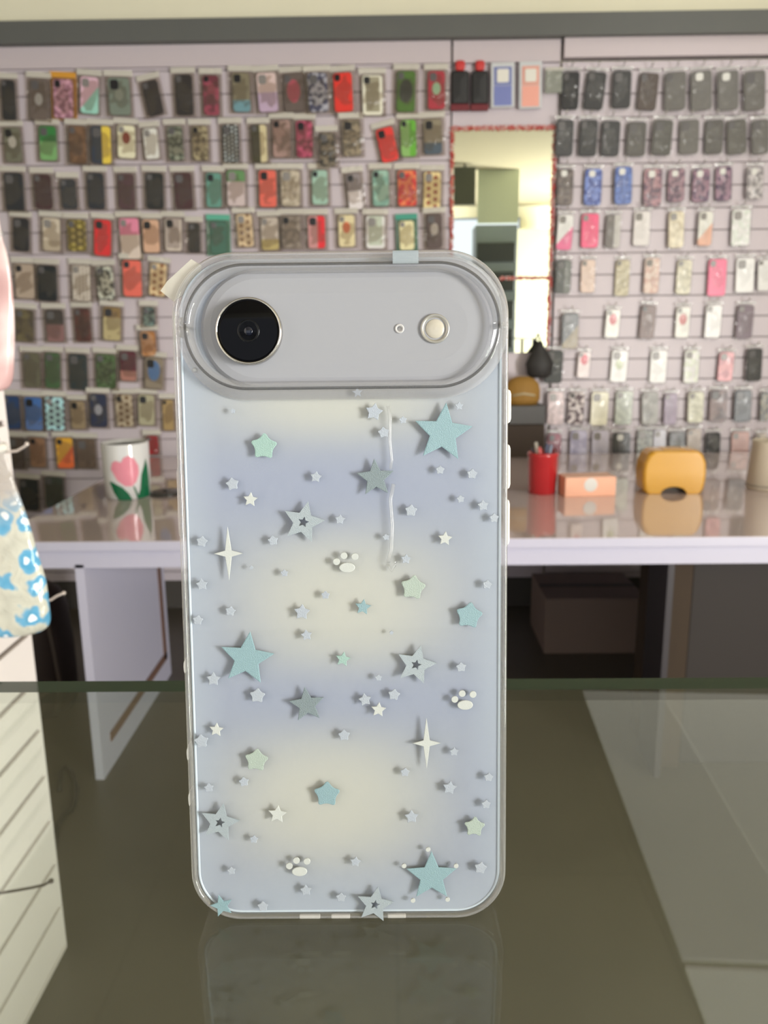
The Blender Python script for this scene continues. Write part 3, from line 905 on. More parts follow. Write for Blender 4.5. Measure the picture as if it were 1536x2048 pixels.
# ------------------------------------------------------------------ hanging phone cases
CR1 = (0, 80, .3125); CR2 = (440, 80, .3255); CR3 = (880, 60, .427); CR4 = (0, 480, .2538); CR5 = (980, 480, .362)
K = (40, 40, 42)
G = (88, 86, 84)
ROWS = [
 ('L', 'top', CR1, [
  (45, 255, 60, 510, 90, 'plain', K, None, 'black phone case'),
  (245, 250, 250, 510, 120, 'spot', (95, 85, 80), (165, 165, 165), 'taupe case with a pale oval'),
  (400, 250, 405, 500, 130, 'floral', (182, 138, 155), (130, 90, 105), 'mauve orange-framed case'),
  (570, 235, 570, 470, 120, 'diag', (218, 168, 184), (140, 188, 176), 'pink and mint marbled case'),
  (755, 240, 770, 480, 150, 'spot', (104, 114, 104), (130, 138, 128), 'smoky green-grey case'),
  (950, 260, 1000, 480, 110, 'plain', (50, 46, 46), None, 'tilted black case'),
  (1170, 220, 1185, 480, 115, 'plain', (44, 40, 40), None, 'black slim case'),
  (1345, 225, 1355, 480, 105, 'blotch', (135, 62, 78), (95, 45, 55), 'raspberry red case'),
 ]),
 ('L', 'top', CR2, [
  (125, 200, 135, 440, 110, 'foot', (112, 106, 86), (95, 130, 140), 'olive case with a blue foot'),
  (280, 200, 300, 440, 125, 'split', (190, 170, 168), (165, 145, 168), 'pale pink and lavender case'),
  (445, 205, 460, 440, 130, 'oval', (90, 80, 76), (150, 70, 82), 'brown case with a red oval'),
  (595, 200, 610, 440, 125, 'floral', (58, 58, 78), (150, 150, 160), 'navy and white patterned case'),
  (750, 200, 762, 440, 120, 'plain', (220, 52, 44), None, 'bright red case'),
  (935, 215, 940, 460, 130, 'frame', (135, 130, 110), (205, 200, 185), 'clear grey case with white frame'),
  (1145, 190, 1140, 440, 120, 'oval', (70, 100, 45), (40, 46, 38), 'green case with a black figure'),
  (1330, 190, 1330, 425, 110, 'spot', (148, 44, 56), (150, 185, 155), 'dark red case with mint emblem'),
 ]),
 ('L', 'second', CR1, [
  (70, 560, 90, 780, 110, 'spot', (100, 100, 86), (190, 190, 185), 'grey-green case with white dot'),
  (300, 550, 310, 770, 115, 'split', (48, 112, 58), (110, 155, 100), 'green two-tone case'),
  (490, 550, 500, 790, 115, 'blotch', (108, 82, 62), (88, 66, 50), 'brown case'),
  (640, 550, 650, 790, 130, 'side', (44, 52, 66), (215, 178, 70), 'navy and yellow case'),
  (805, 545, 810, 755, 115, 'spot', (208, 198, 172), (130, 60, 40), 'cream case with brown bear shape'),
  (955, 565, 975, 760, 95, 'plain', (205, 205, 196), None, 'plain white case'),
  (1115, 550, 1130, 770, 100, 'floral', (66, 72, 62), (130, 135, 120), 'dark leafy case'),
  (1275, 550, 1285, 770, 105, 'floral', (145, 135, 108), (90, 80, 62), 'beige speckled case'),
 ]),
 ('L', 'second', CR2, [
  (60, 520, 70, 750, 105, 'dots', (42, 46, 46), (175, 180, 180), 'black case with white dots'),
  (235, 520, 245, 750, 100, 'side', (60, 58, 40), (185, 175, 140), 'dark olive case with cream stripe'),
  (375, 490, 380, 720, 115, 'blotch', (150, 124, 118), (120, 100, 92), 'rose beige case'),
  (515, 495, 520, 720, 105, 'floral', (165, 74, 100), (115, 45, 62), 'raspberry floral case'),
  (655, 570, 665, 775, 100, 'floral', (44, 42, 38), (110, 100, 84), 'black case with beige flowers'),
  (805, 490, 815, 710, 115, 'floral', (130, 118, 98), (92, 84, 70), 'taupe patterned case'),
  (1005, 540, 1050, 745, 110, 'plain', (214, 54, 50), None, 'tilted bright red case'),
  (1155, 490, 1160, 715, 100, 'side', (120, 160, 92), (88, 152, 48), 'light green case'),
  (1305, 485, 1310, 700, 115, 'foot', (122, 114, 96), (66, 78, 90), 'taupe case with slate foot'),
 ]),
 ('L', 'third', CR1, [
  (80, 850, 97, 1090, 125, 'plain', (38, 40, 45), None, 'black case with camera'),
  (265, 860, 283, 1080, 110, 'plain', (60, 38, 40), None, 'dark maroon case'),
  (430, 890, 447, 1080, 100, 'plain', (46, 48, 52), None, 'charcoal case'),
  (605, 850, 617, 1080, 110, 'plain', (38, 41, 48), None, 'blue-black case'),
  (800, 855, 812, 1080, 110, 'plain', (76, 56, 60), None, 'brown maroon case'),
  (985, 850, 992, 1080, 115, 'plain', (32, 33, 33), None, 'deep black case'),
  (1165, 850, 1182, 1080, 115, 'plain', (62, 38, 40), None, 'oxblood case'),
  (1365, 850, 1370, 1070, 100, 'plain', (86, 132, 120), None, 'teal case'),
 ]),
 ('L', 'third', CR2, [
  (95, 800, 100, 1020, 115, 'top', (180, 166, 166), (88, 128, 82), 'pink case with green top'),
  (290, 800, 295, 1025, 110, 'plain', (230, 94, 80), None, 'coral case'),
  (430, 800, 435, 1020, 120, 'floral', (172, 162, 146), (145, 135, 118), 'beige grey floral case'),
  (610, 800, 615, 1010, 100, 'plain', (142, 172, 158), None, 'pale mint case'),
  (815, 820, 838, 1040, 90, 'split', (120, 112, 114), (196, 190, 192), 'grey and white tilted case'),
  (985, 800, 990, 1020, 105, 'blotch', (140, 172, 158), (110, 145, 132), 'mint case'),
  (1148, 800, 1152, 1020, 120, 'floral', (178, 40, 42), (215, 110, 70), 'red case with orange flowers'),
  (1305, 810, 1300, 1045, 110, 'bigdots', (214, 184, 134), (140, 70, 45), 'tan case with brown spots'),
 ]),
 ('L', 'fourth', CR1, [
  (130, 1140, 135, 1350, 105, 'plain', (36, 36, 40), None, 'black case'),
  (325, 1140, 330, 1350, 115, 'foot', (180, 170, 154), (160, 148, 130), 'beige case'),
  (485, 1150, 495, 1350, 120, 'bigdots', (104, 92, 44), (160, 146, 80), 'olive gold case'),
  (655, 1150, 655, 1380, 110, 'plain', (190, 42, 44), None, 'red case'),
  (820, 1140, 840, 1400, 130, 'top', (194, 180, 170), (214, 122, 148), 'white case with pink top'),
  (960, 1150, 970, 1360, 110, 'plain', (190, 154, 130), None, 'tan pink case'),
  (1105, 1140, 1110, 1350, 110, 'frame', (150, 138, 132), (185, 175, 165), 'clear taupe case'),
  (1240, 1172, 1245, 1358, 74, 'plain', (46, 44, 42), None, 'narrow black case'),
  (1395, 1160, 1400, 1370, 110, 'plain', (58, 92, 78), None, 'dark green case in mint packaging'),
 ]),
 ('L', 'fourth', CR2, [
  (145, 1070, 160, 1270, 100, 'bigdots', (186, 166, 134), (120, 92, 66), 'tan spotted case'),
  (300, 1090, 310, 1290, 110, 'foot', (170, 160, 150), (165, 150, 100), 'grey beige case'),
  (435, 1080, 440, 1280, 120, 'floral', (132, 122, 112), (108, 98, 90), 'taupe floral case'),
  (590, 1080, 595, 1280, 110, 'side', (176, 126, 126), (200, 40, 48), 'pink and red case'),
  (775, 1075, 780, 1270, 105, 'spot', (210, 190, 152), (196, 110, 74), 'cream case with orange motif'),
  (955, 1080, 955, 1280, 130, 'frame', (168, 176, 162), (215, 218, 210), 'clear mint case with white frame'),
  (1145, 1110, 1150, 1290, 95, 'plain', (205, 196, 156), None, 'cream case in teal packaging'),
  (1315, 1070, 1320, 1280, 100, 'spot', (80, 68, 66), (170, 165, 160), 'dark grey-brown case with label'),
 ]),
 ('L', 'fifth', CR4, [
  (185, 190, 200, 460, 150, 'plain', (155, 140, 126), None, 'pinkish beige case'),
  (365, 200, 375, 480, 160, 'plain', (30, 34, 38), None, 'wide black case'),
  (635, 200, 645, 480, 150, 'dots', (180, 174, 165), (130, 112, 98), 'white dotted case'),
  (815, 210, 840, 470, 140, 'floral', (70, 72, 68), (178, 180, 168), 'black and white leafy case'),
  (1035, 160, 1045, 445, 150, 'plain', (226, 94, 80), None, 'coral red case'),
  (1250, 185, 1235, 440, 130, 'bigdots', (192, 170, 132), (128, 84, 50), 'cream case with brown bears'),
 ]),
 ('L', 'sixth', CR4, [
  (190, 550, 195, 800, 140, 'blotch', (70, 62, 50), (92, 84, 60), 'dark olive case'),
  (420, 550, 440, 800, 140, 'split', (52, 46, 45), (120, 88, 88), 'black and pink case'),
  (640, 540, 660, 800, 130, 'blotch', (88, 54, 50), (70, 44, 42), 'brown maroon case'),
  (880, 530, 880, 790, 140, 'top', (158, 146, 108), (120, 98, 62), 'olive beige case'),
  (1170, 530, 1175, 680, 130, 'floral', (40, 54, 56), (110, 130, 124), 'navy and mint short case'),
 ]),
 ('L', 'seventh', CR4, [
  (243, 890, 258, 1160, 132, 'plain', (84, 82, 66), None, 'dark olive case'),
  (410, 890, 415, 1170, 120, 'plain', (58, 84, 54), None, 'moss green case'),
  (610, 900, 620, 1180, 150, 'plain', (42, 50, 52), None, 'slate black case'),
  (830, 900, 835, 1170, 160, 'floral', (50, 66, 36), (72, 92, 60), 'dark green leafy case'),
  (1005, 880, 1010, 1110, 130, 'foot', (80, 30, 44), (150, 105, 95), 'burgundy case'),
  (1160, 720, 1175, 915, 170, 'blotch', (148, 100, 56), (170, 130, 96), 'orange brown patterned case'),
  (1215, 930, 1210, 1170, 150, 'oval', (124, 114, 100), (82, 122, 176), 'beige case with blue flowers'),
 ]),
 ('L', 'eighth', CR4, [
  (75, 1230, 95, 1490, 140, 'plain', (28, 54, 94), None, 'navy blue case'),
  (255, 1240, 270, 1500, 140, 'foot', (60, 98, 156), (84, 110, 160), 'medium blue case'),
  (425, 1240, 435, 1500, 150, 'bigdots', (156, 196, 210), (50, 60, 80), 'light blue case with dark motifs'),
  (605, 1270, 620, 1490, 120, 'plain', (134, 118, 94), None, 'tan case'),
  (770, 1215, 780, 1475, 135, 'spot', (32, 38, 60), (150, 155, 170), 'navy case with white star'),
  (970, 1220, 985, 1470, 140, 'bigdots', (158, 146, 126), (98, 74, 50), 'brown and white case'),
  (1150, 1220, 1155, 1460, 130, 'plain', (150, 146, 122), None, 'grey olive case'),
  (1320, 1260, 1330, 1500, 90, 'plain', (146, 124, 84), None, 'tan olive case'),
 ]),
 ('L', 'ninth', CR4, [
  (120, 1560, 130, 1800, 130, 'plain', (74, 62, 56), None, 'dark brown case'),
  (290, 1560, 300, 1790, 130, 'plain', (136, 104, 82), None, 'tan brown case'),
  (500, 1560, 520, 1800, 135, 'diag', (222, 152, 46), (205, 96, 48), 'orange case'),
  (670, 1570, 685, 1800, 150, 'plain', (88, 72, 60), None, 'chocolate case'),
  (1195, 1545, 1205, 1690, 100, 'plain', (140, 24, 32), None, 'short dark red case'),
 ]),
 ('L', 'bottom', CR4, [
  (220, 1890, 230, 2130, 170, 'plain', (34, 37, 38), None, 'black case below table height'),
  (420, 1870, 430, 2110, 150, 'plain', (60, 66, 58), None, 'dark grey-green case'),
 ]),
 ('R', 'top', CR3, [
  (615, 195, 607, 372, 85, 'plain', K, None, 'black case'), (738, 195, 715, 372, 96, 'plain', K, None, 'tilted black case'),
  (856, 190, 848, 365, 92, 'plain', K, None, 'black case'), (985, 200, 965, 375, 96, 'plain', (66, 56, 52), None, 'dark brown case'),
  (1105, 195, 1100, 375, 102, 'plain', G, None, 'charcoal case'), (1225, 190, 1225, 375, 102, 'plain', G, None, 'charcoal case with white label'),
  (1350, 190, 1350, 375, 102, 'plain', G, None, 'charcoal case with white label'), (1475, 190, 1475, 375, 105, 'plain', G, None, 'charcoal case with small label')]),
 ('R', 'second', CR3, [
  (588, 420, 580, 590, 88, 'plain', K, None, 'black case'), (700, 420, 690, 590, 88, 'plain', K, None, 'black case'),
  (805, 425, 795, 590, 92, 'plain', K, None, 'black case'), (925, 430, 915, 590, 104, 'plain', (72, 70, 68), None, 'charcoal case in crumpled film'),
  (1050, 420, 1035, 585, 98, 'plain', (76, 75, 72), None, 'charcoal case in crumpled film'), (1170, 420, 1165, 580, 104, 'plain', G, None, 'charcoal case'),
  (1288, 420, 1280, 580, 88, 'plain', (74, 72, 70), None, 'charcoal case'), (1390, 420, 1392, 580, 96, 'plain', (78, 76, 72), None, 'charcoal case'),
  (1502, 420, 1502, 580, 84, 'plain', G, None, 'charcoal case')]),
 ('R', 'third', CR3, [
  (590, 650, 583, 820, 80, 'floral', (70, 62, 62), (98, 88, 86), 'dark brown patterned case'), (722, 650, 713, 820, 85, 'floral', (50, 66, 130), (98, 118, 178), 'royal blue floral case'),
  (862, 640, 858, 815, 85, 'floral', (84, 108, 168), (60, 80, 138), 'sky blue floral case'), (1002, 650, 993, 825, 90, 'floral', (148, 112, 120), (92, 70, 86), 'rose mauve floral case'),
  (1110, 650, 1105, 805, 80, 'floral', (140, 112, 124), (88, 70, 88), 'mauve floral case'), (1227, 650, 1220, 805, 85, 'floral', (130, 100, 116), (78, 58, 82), 'plum floral case'),
  (1332, 640, 1328, 800, 80, 'floral', (136, 110, 126), (76, 60, 82), 'plum floral case'), (1480, 640, 1474, 790, 80, 'floral', (176, 172, 174), (126, 122, 126), 'grey white floral case')]),
 ('R', 'fourth', CR3, [
  (592, 865, 578, 1030, 75, 'diag', (222, 206, 206), (216, 104, 140), 'white and pink case'), (706, 860, 700, 1020, 85, 'plain', (222, 62, 106), None, 'hot pink case'),
  (815, 865, 805, 1020, 72, 'side', (104, 100, 100), (170, 168, 166), 'dark grey case with shine'), (950, 850, 940, 1010, 78, 'plain', (210, 198, 198), None, 'pale rose case'),  # the dark grey case is lighter along its right side
  (1110, 850, 1105, 1020, 75, 'floral', (196, 188, 166), (176, 166, 142), 'cream clear case'), (1250, 850, 1238, 1010, 70, 'diag', (222, 206, 196), (216, 160, 142), 'peach case'),
  (1415, 840, 1405, 1010, 88, 'floral', (184, 190, 184), (214, 218, 212), 'clear silvery case')]),
 ('R', 'fifth', CR5, [
  (410, 110, 400, 295, 90, 'side', (46, 50, 48), (84, 88, 84), 'black glossy case'), (545, 110, 538, 290, 80, 'plain', (198, 178, 168), None, 'beige clear case'),
  (737, 110, 725, 310, 80, 'floral', (184, 178, 158), (165, 158, 136), 'olive clear case'), (900, 100, 888, 295, 84, 'floral', (212, 186, 178), (188, 160, 152), 'pinkish clear case'),
  (1080, 110, 1065, 300, 85, 'floral', (190, 186, 166), (168, 164, 144), 'speckled clear case'), (1262, 105, 1250, 310, 105, 'plain', (226, 78, 116), None, 'hot pink case'),
  (1415, 100, 1405, 290, 105, 'plain', (246, 246, 240), None, 'glossy white case'), (1518, 110, 1512, 280, 70, 'plain', (236, 240, 230), None, 'white case at photo edge')]),
 ('R', 'sixth', CR5, [
  (447, 405, 440, 600, 95, 'diag', (40, 44, 44), (110, 96, 64), 'black case with gold corner'), (685, 385, 670, 540, 80, 'spot', (214, 202, 196), (168, 66, 72), 'white case with red motif'),
  (880, 360, 862, 545, 86, 'plain', (98, 78, 76), None, 'brown case'), (1072, 370, 1058, 540, 80, 'spot', (214, 204, 196), (170, 90, 88), 'clear case with red detail'),
  (1242, 360, 1226, 540, 90, 'plain', (242, 240, 226), None, 'shiny white case'), (1418, 360, 1400, 545, 95, 'plain', (98, 82, 92), None, 'dark mauve case')]),
 ('R', 'seventh', CR5, [
  (357, 610, 345, 790, 105, 'plain', (44, 47, 48), None, 'black case'), (525, 620, 513, 760, 70, 'spot', (196, 184, 184), (176, 58, 72), 'clear case with red figure'),
  (722, 610, 706, 785, 95, 'spot', (240, 242, 232), (168, 176, 148), 'white case with green sprig'), (937, 610, 924, 790, 95, 'plain', (244, 244, 238), None, 'white case'),
  (1120, 610, 1108, 790, 85, 'floral', (196, 204, 188), (222, 226, 214), 'pale mint clear case'), (1312, 620, 1296, 780, 85, 'blotch', (196, 136, 142), (170, 112, 120), 'dusty pink case'),
  (1467, 600, 1458, 780, 90, 'plain', (54, 54, 54), None, 'black case')]),
 ('R', 'eighth', CR5, [
  (367, 840, 360, 1020, 95, 'floral', (190, 172, 174), (160, 144, 146), 'pale rose floral case'), (482, 840, 470, 1020, 90, 'floral', (88, 74, 80), (196, 188, 188), 'black and white floral case'),
  (612, 840, 600, 1025, 100, 'plain', (232, 198, 178), None, 'peach case'), (746, 835, 735, 1020, 100, 'floral', (168, 174, 164), (150, 156, 148), 'light grey case'),
  (886, 840, 884, 1020, 95, 'blotch', (134, 134, 132), (152, 152, 150), 'mid grey case'), (1002, 850, 994, 1020, 75, 'plain', (124, 108, 128), None, 'mauve grey case'),
  (1142, 840, 1134, 1010, 90, 'floral', (194, 194, 178), (176, 176, 160), 'clear beige case'), (1267, 830, 1255, 1005, 95, 'blotch', (74, 60, 64), (108, 88, 88), 'dark plum case'),
  (1402, 830, 1394, 1005, 95, 'plain', (50, 54, 60), None, 'dark slate case'), (1522, 840, 1514, 1000, 50, 'floral', (60, 60, 54), (110, 106, 90), 'dark patterned case')]),
 ('R', 'bottom', CR5, [
  (357, 1070, 350, 1235, 80, 'plain', (110, 46, 62), None, 'maroon case'), (492, 1055, 484, 1235, 95, 'blotch', (176, 172, 190), (150, 146, 168), 'lilac grey case'),
  (612, 1055, 606, 1235, 95, 'plain', (184, 180, 196), None, 'lilac case'), (730, 1065, 724, 1240, 100, 'plain', (52, 52, 54), None, 'black case with white label'),
  (860, 1050, 852, 1230, 90, 'floral', (150, 152, 148), (96, 98, 94), 'grey speckled case'), (940, 1050, 936, 1225, 72, 'plain', (190, 190, 206), None, 'pale lilac case'),
  (1037, 1060, 1030, 1235, 90, 'blotch', (48, 48, 48), (84, 84, 82), 'black marbled case'), (1130, 1045, 1124, 1225, 80, 'plain', (160, 150, 144), None, 'clear taupe case'),
  (1236, 1065, 1230, 1235, 85, 'blotch', (42, 42, 44), (76, 76, 76), 'black marbled case'), (1386, 1060, 1378, 1235, 100, 'plain', (170, 138, 134), None, 'rose brown case'),
  (1502, 1070, 1496, 1235, 60, 'plain', (176, 168, 160), None, 'clear grey case')]),
]
ORD = ['first', 'second', 'third', 'fourth', 'fifth', 'sixth', 'seventh', 'eighth', 'ninth', 'tenth', 'eleventh', 'twelfth', 'thirteenth', 'fourteenth', 'fifteenth', 'sixteenth', 'seventeenth']
m_film = clear('bag_film', (.80, .77, .74), .045, (.72, .68, .60), .14, 1.4, bump=.5, bscale=26, refl=.8)
m_film2 = clear('bag_film_clear', (.95, .95, .95), .02, (.8, .8, .8), .10, 1.42, bump=.7, bscale=22, refl=1.0)
m_hdr = clear('bag_header', (.92, .91, .88), .62, (.82, .79, .72), .2, 1.45, bump=.4, bscale=40)
m_hdr2 = clear('bag_header_clear', (.95, .95, .95), .32, (.82, .82, .82), .15, 1.5, bump=.4, bscale=40, refl=1.6)
m_cam = solid('case_camera', (34, 34, 38), .3)
m_camw = solid('case_camera_label', (225, 225, 222), .4)
m_chrome = solid('hook_chrome', (215, 215, 215), .15, 1)
HDR = {'mauve orange-framed case': (222, 160, 60), 'dark green case in mint packaging': (92, 176, 152), 'cream case in teal packaging': (70, 160, 140)}
cnt = {}
rc = random.Random(11)
for side, row, (ox_, oy_, sc_), items in ROWS:
    for (xt, yt, xb, yb, wd, kind, c1, c2, desc) in items:
        key = (side, row); cnt[key] = cnt.get(key, 0) + 1
        yoff = WALL - .018 - rc.random() * .012
        T = onY(ox_ + xt * sc_, oy_ + yt * sc_, yoff); B = onY(ox_ + xb * sc_, oy_ + yb * sc_, yoff)
        d = T - B; h = d.length; ang = math.atan2(d.x, d.z)
        wdt = wd * sc_ * (onY(ox_ + xt * sc_ + 1, oy_ + yt * sc_, yoff) - T).length * .95
        wdt = min(wdt, h * .60)
        sd = 'left' if side == 'L' else 'right'
        lab = '%s, %s from left in the %s row, %s wall display' % (desc, ORD[cnt[key] - 1], row, sd)
        t = thing('packaged_phone_case', lab, 'phone case', B, (0, ang, R(rc.uniform(-5, 5))), 'packaged phone cases on the %s wall display' % sd)
        cm = casemat(kind, c1, c2 or (200, 200, 195), .42 if side == 'L' else .3)
        sw = wdt
        # scale pattern: patterns are drawn for a 0.075 x 0.16 case
        body = sweep([(0, .009), (0, .002), (.002, 0), (wdt / 2 - .0005, 0)], wdt, h, min(.013, wdt * .2), 5, 0, h / 2, None, False)
        body.f.append(tuple(range(24)))
        ob = body.build('phone_case', cm, t)
        if desc.find('white label') >= 0 or kind in ('floral',) and side == 'R' and row == 'third':
            ls = wdt * .36
            sweep([(0, .0005), (0, -.002), (ls / 2 - .001, -.0022)], ls, ls, ls * .3, 4, -wdt * .1, h - ls * .75, None, False).build('camera_label', m_camw, ob)
        else:
            ls = wdt * (.40 if rc.random() < .5 else .30)
            cmm = m_cam if 260 < sum(c1) < 480 and side == 'L' else solid('cam_grey', (140, 136, 134), .3) if sum(c1) > 260 else solid('cam_ring', (96, 94, 96), .3)
            sweep([(0, .0005), (0, -.0018), (.0015, -.0022), (ls / 2 - .001, -.0022)], ls, ls * 1.1, ls * .28, 4, -wdt / 2 + ls * .75, h - ls * .8, None, False).build('camera_opening', cmm, ob)
        bw_ = wdt + (.032 if side == 'L' else .012); top = .030 if side == 'L' else .014
        # bag: two bulged film sheets
        nx, nz = 5, 8
        vv = []; ff = []
        for s_ in (-1, 1):
            for i in range(nx + 1):
                for j in range(nz + 1):
                    u = i / nx; v_ = j / nz
                    bul = math.sin(math.pi * u) ** .6 * math.sin(math.pi * v_) ** .6
                    yy = (-.0045 if s_ < 0 else .0105) * bul + .003 + (rc.uniform(-.0012, .0012) if 0 < i < nx and s_ < 0 else 0)
                    vv.append(((u - .5) * bw_, yy, -.008 + v_ * (h + .014)))
        for s_ in (0, 1):
            o_ = s_ * (nx + 1) * (nz + 1)
            for i in range(nx):
                for j in range(nz):
                    a = o_ + i * (nz + 1) + j
                    ff.append((a, a + 1, a + nz + 2, a + nz + 1))
        mk('plastic_bag', vv, ff, m_film if side == 'L' else m_film2, t, True)
        hm = m_hdr if side == 'L' else m_hdr2
        if desc in HDR: hm = solid('header_' + desc[:6], HDR[desc], .5)
        zz = h + .006
        MB().box(-bw_ / 2, bw_ / 2, .0025, .0035, zz, zz + top * .75).build('header_strip', hm, t)
        if desc in HDR:
            MB().box(-bw_ / 2, bw_ / 2, .0098, .0102, -.008, zz).build('backing_card', hm, t)
        if side == 'R':
            loc = T + Vector((0, 0, .018))
            hk = MB().tube([(0, WALL - loc.y + .001, 0), (0, -.012, 0), (0, -.028, .008)], .0022, 6)
            o = tag(hk.build('display_hook', m_chrome, None, True), 'chrome hook holding the %s, %s in the %s row at right' % (desc.replace(' with', ', with').split(',')[0], ORD[cnt[key] - 1], row), 'hook', 'chrome hooks on the right wall display')
            o.location = loc
            sph = lathe([(.0001, -.005), (.0045, -.002), (.0045, .002), (.0001, .005)], 10).build('hook_ball', m_chrome, o, True)
            sph.location = (0, -.029, .010)

# centre column packs above the mirror
YW = WALL - .02


def pxbox(px0, px1, py0, py1, Y):
    a = onY(px0, py1, Y); c = onY(px1, py0, Y)
    return a.x, c.x, a.z, c.z


for i, (a0_, a1_, lab) in enumerate(((900, 940, 'black gadget pouch with red clip top, left of its twin above the mirror'), (940, 979, 'black gadget pouch with red clip top, right of its twin above the mirror'))):
    xa, xb, za, zb_ = pxbox(a0_ + 1, a1_, 120, 221, YW)
    t = thing('gadget_pouch', lab, 'pouch', ((xa + xb) / 2, YW, za), group='gadget pouches above the mirror')
    ww = xb - xa; hh = zb_ - za
    sweep([(0, .016), (0, .006), (.006, 0), (ww / 2 - .001, -.002)], ww * .94, hh * .68, .014, 5, 0, hh * .46, None, False).build('pouch_body', solid('gadget_black', (36, 36, 38), .5), t)
    MB().box(-ww / 2, ww / 2, -.002, .018, 0, hh * .13).build('red_base', solid('base_red', (110, 26, 38), .5), t, False, .003)
    sweep([(0, .012), (0, .002), (.004, -.002), (ww * .16, -.003)], ww * .5, hh * .2, .012, 5, 0, hh * .9, None, False).build('red_clip', solid('clip_red', (205, 60, 60), .4), t)
for (px0, px1, py0, py1, col, lab) in ((982, 1031, 124, 215, (122, 132, 192), 'white card pack with a blue lower half, above the mirror'), (1038, 1086, 122, 217, (242, 172, 156), 'white card pack with a peach lower half, above the mirror')):
    xa, xb, za, zb_ = pxbox(px0, px1, py0, py1, YW)
    ww = xb - xa; hh = zb_ - za
    t = thing('card_pack', lab, 'package', ((xa + xb) / 2, YW, za), (0, R(-1), 0), 'card packs above the mirror')
    MB().box(-ww / 2, ww / 2, 0, .012, 0, hh).build('card', solid('card_white', (205, 208, 212), .5), t, False, .002)
    MB().box(-ww * .38, ww * .38, -.002, 0, hh * .04, hh * .48).build('coloured_insert', solid('insert_%d' % px0, col, .45), t)
    m_i2 = solid('insert_top_%d' % px0, tuple(min(255, int(c * .85 + 20)) for c in col), .5)
    MB().box(-ww * .38, ww * .38, -.001, 0, hh * .49, hh * .90).build('upper_insert', m_i2, t)
    sweep([(0, -.001), (0, -.004), (.012, -.004)], ww * .5, ww * .52, .006, 4, 0, hh * .70, None, False).build('white_window', solid('win_white', (232, 230, 222), .4), t)
xa, xb, za, zb_ = pxbox(1090, 1127, 134, 186, YW)
t = thing('clear_pouch', 'small empty clear grey pouch right of the peach card pack', 'pouch', ((xa + xb) / 2, YW, za))
MB().box(-(xb - xa) / 2, (xb - xa) / 2, .004, .010, 0, zb_ - za).build('film', clear('grey_film', (.8, .82, .78), .45, (.45, .47, .42), .2, bump=.5), t, False, .003)
MB().box(-(xb - xa) / 2, (xb - xa) / 2, .002, .012, zb_ - za - .012, zb_ - za).build('seal', m_hdr, t)

# ------------------------------------------------------------------ bags hanging on the left stand
def flower_mat():
    m, nt, b = newmat('flower_film')
    tc = nt.nodes.new('ShaderNodeTexCoord')
    vo = nt.nodes.new('ShaderNodeTexVoronoi'); vo.inputs['Scale'].default_value = 34
    dn = nt.nodes.new('ShaderNodeTexNoise'); dn.inputs['Scale'].default_value = 55; dn.inputs['Detail'].default_value = 1
    nt.links.new(tc.outputs['Object'], dn.inputs['Vector'])
    dv = nt.nodes.new('ShaderNodeVectorMath'); dv.operation = 'MULTIPLY_ADD'; dv.inputs[1].default_value = (.022, .022, .022)
    nt.links.new(dn.outputs[1], dv.inputs[0]); nt.links.new(tc.outputs['Object'], dv.inputs[2])
    nt.links.new(dv.outputs[0], vo.inputs['Vector'])
    rp = nt.nodes.new('ShaderNodeValToRGB')
    e = rp.color_ramp.elements
    e[0].position = 0; e[0].color = (.92, .95, .90, 1)
    e[1].position = 1; e[1].color = (.40, .40, .34, 1)
    for p_, c_ in ((.16, (.85, .9, .9, 1)), (.20, (.07, .29, .47, 1)), (.40, (.12, .33, .50, 1)), (.48, (.50, .50, .42, 1))):
        x = e.new(p_); x.color = c_
    nt.links.new(vo.outputs['Distance'], rp.inputs[0])
    n = nt.nodes.new('ShaderNodeTexNoise'); n.inputs['Scale'].default_value = 9
    nt.links.new(tc.outputs['Object'], n.inputs['Vector'])
    r2 = nt.nodes.new('ShaderNodeValToRGB'); r2.color_ramp.elements[0].position = .30; r2.color_ramp.elements[1].position = .36
    nt.links.new(n.outputs[0], r2.inputs[0])
    mx = nt.nodes.new('ShaderNodeMixRGB'); mx.inputs[1].default_value = (.46, .45, .37, 1)
    nt.links.new(r2.outputs[0], mx.inputs[0]); nt.links.new(rp.outputs[0], mx.inputs[2])
    nt.links.new(mx.outputs[0], b.inputs['Base Color'])
    sp = nt.nodes.new('ShaderNodeSeparateXYZ'); nt.links.new(tc.outputs['Object'], sp.inputs[0])
    mr_ = nt.nodes.new('ShaderNodeMapRange'); mr_.inputs[1].default_value = .15; mr_.inputs[2].default_value = .20
    nt.links.new(sp.outputs[2], mr_.inputs[0])
    m3 = nt.nodes.new('ShaderNodeMixRGB'); m3.inputs[2].default_value = (.36, .33, .30, 1)
    nt.links.new(mr_.outputs[0], m3.inputs[0]); nt.links.new(mx.outputs[0], m3.inputs[1])
    nt.links.new(m3.outputs[0], b.inputs['Base Color'])
    b.inputs['Roughness'].default_value = .18
    nb = nt.nodes.new('ShaderNodeTexNoise'); nb.inputs['Scale'].default_value = 34; nb.inputs['Distortion'].default_value = 1.5
    nt.links.new(tc.outputs['Object'], nb.inputs['Vector'])
    bp = nt.nodes.new('ShaderNodeBump'); bp.inputs['Strength'].default_value = .5; bp.inputs['Distance'].default_value = .01
    nt.links.new(nb.outputs[0], bp.inputs['Height']); nt.links.new(bp.outputs[0], b.inputs['Normal'])
    return m


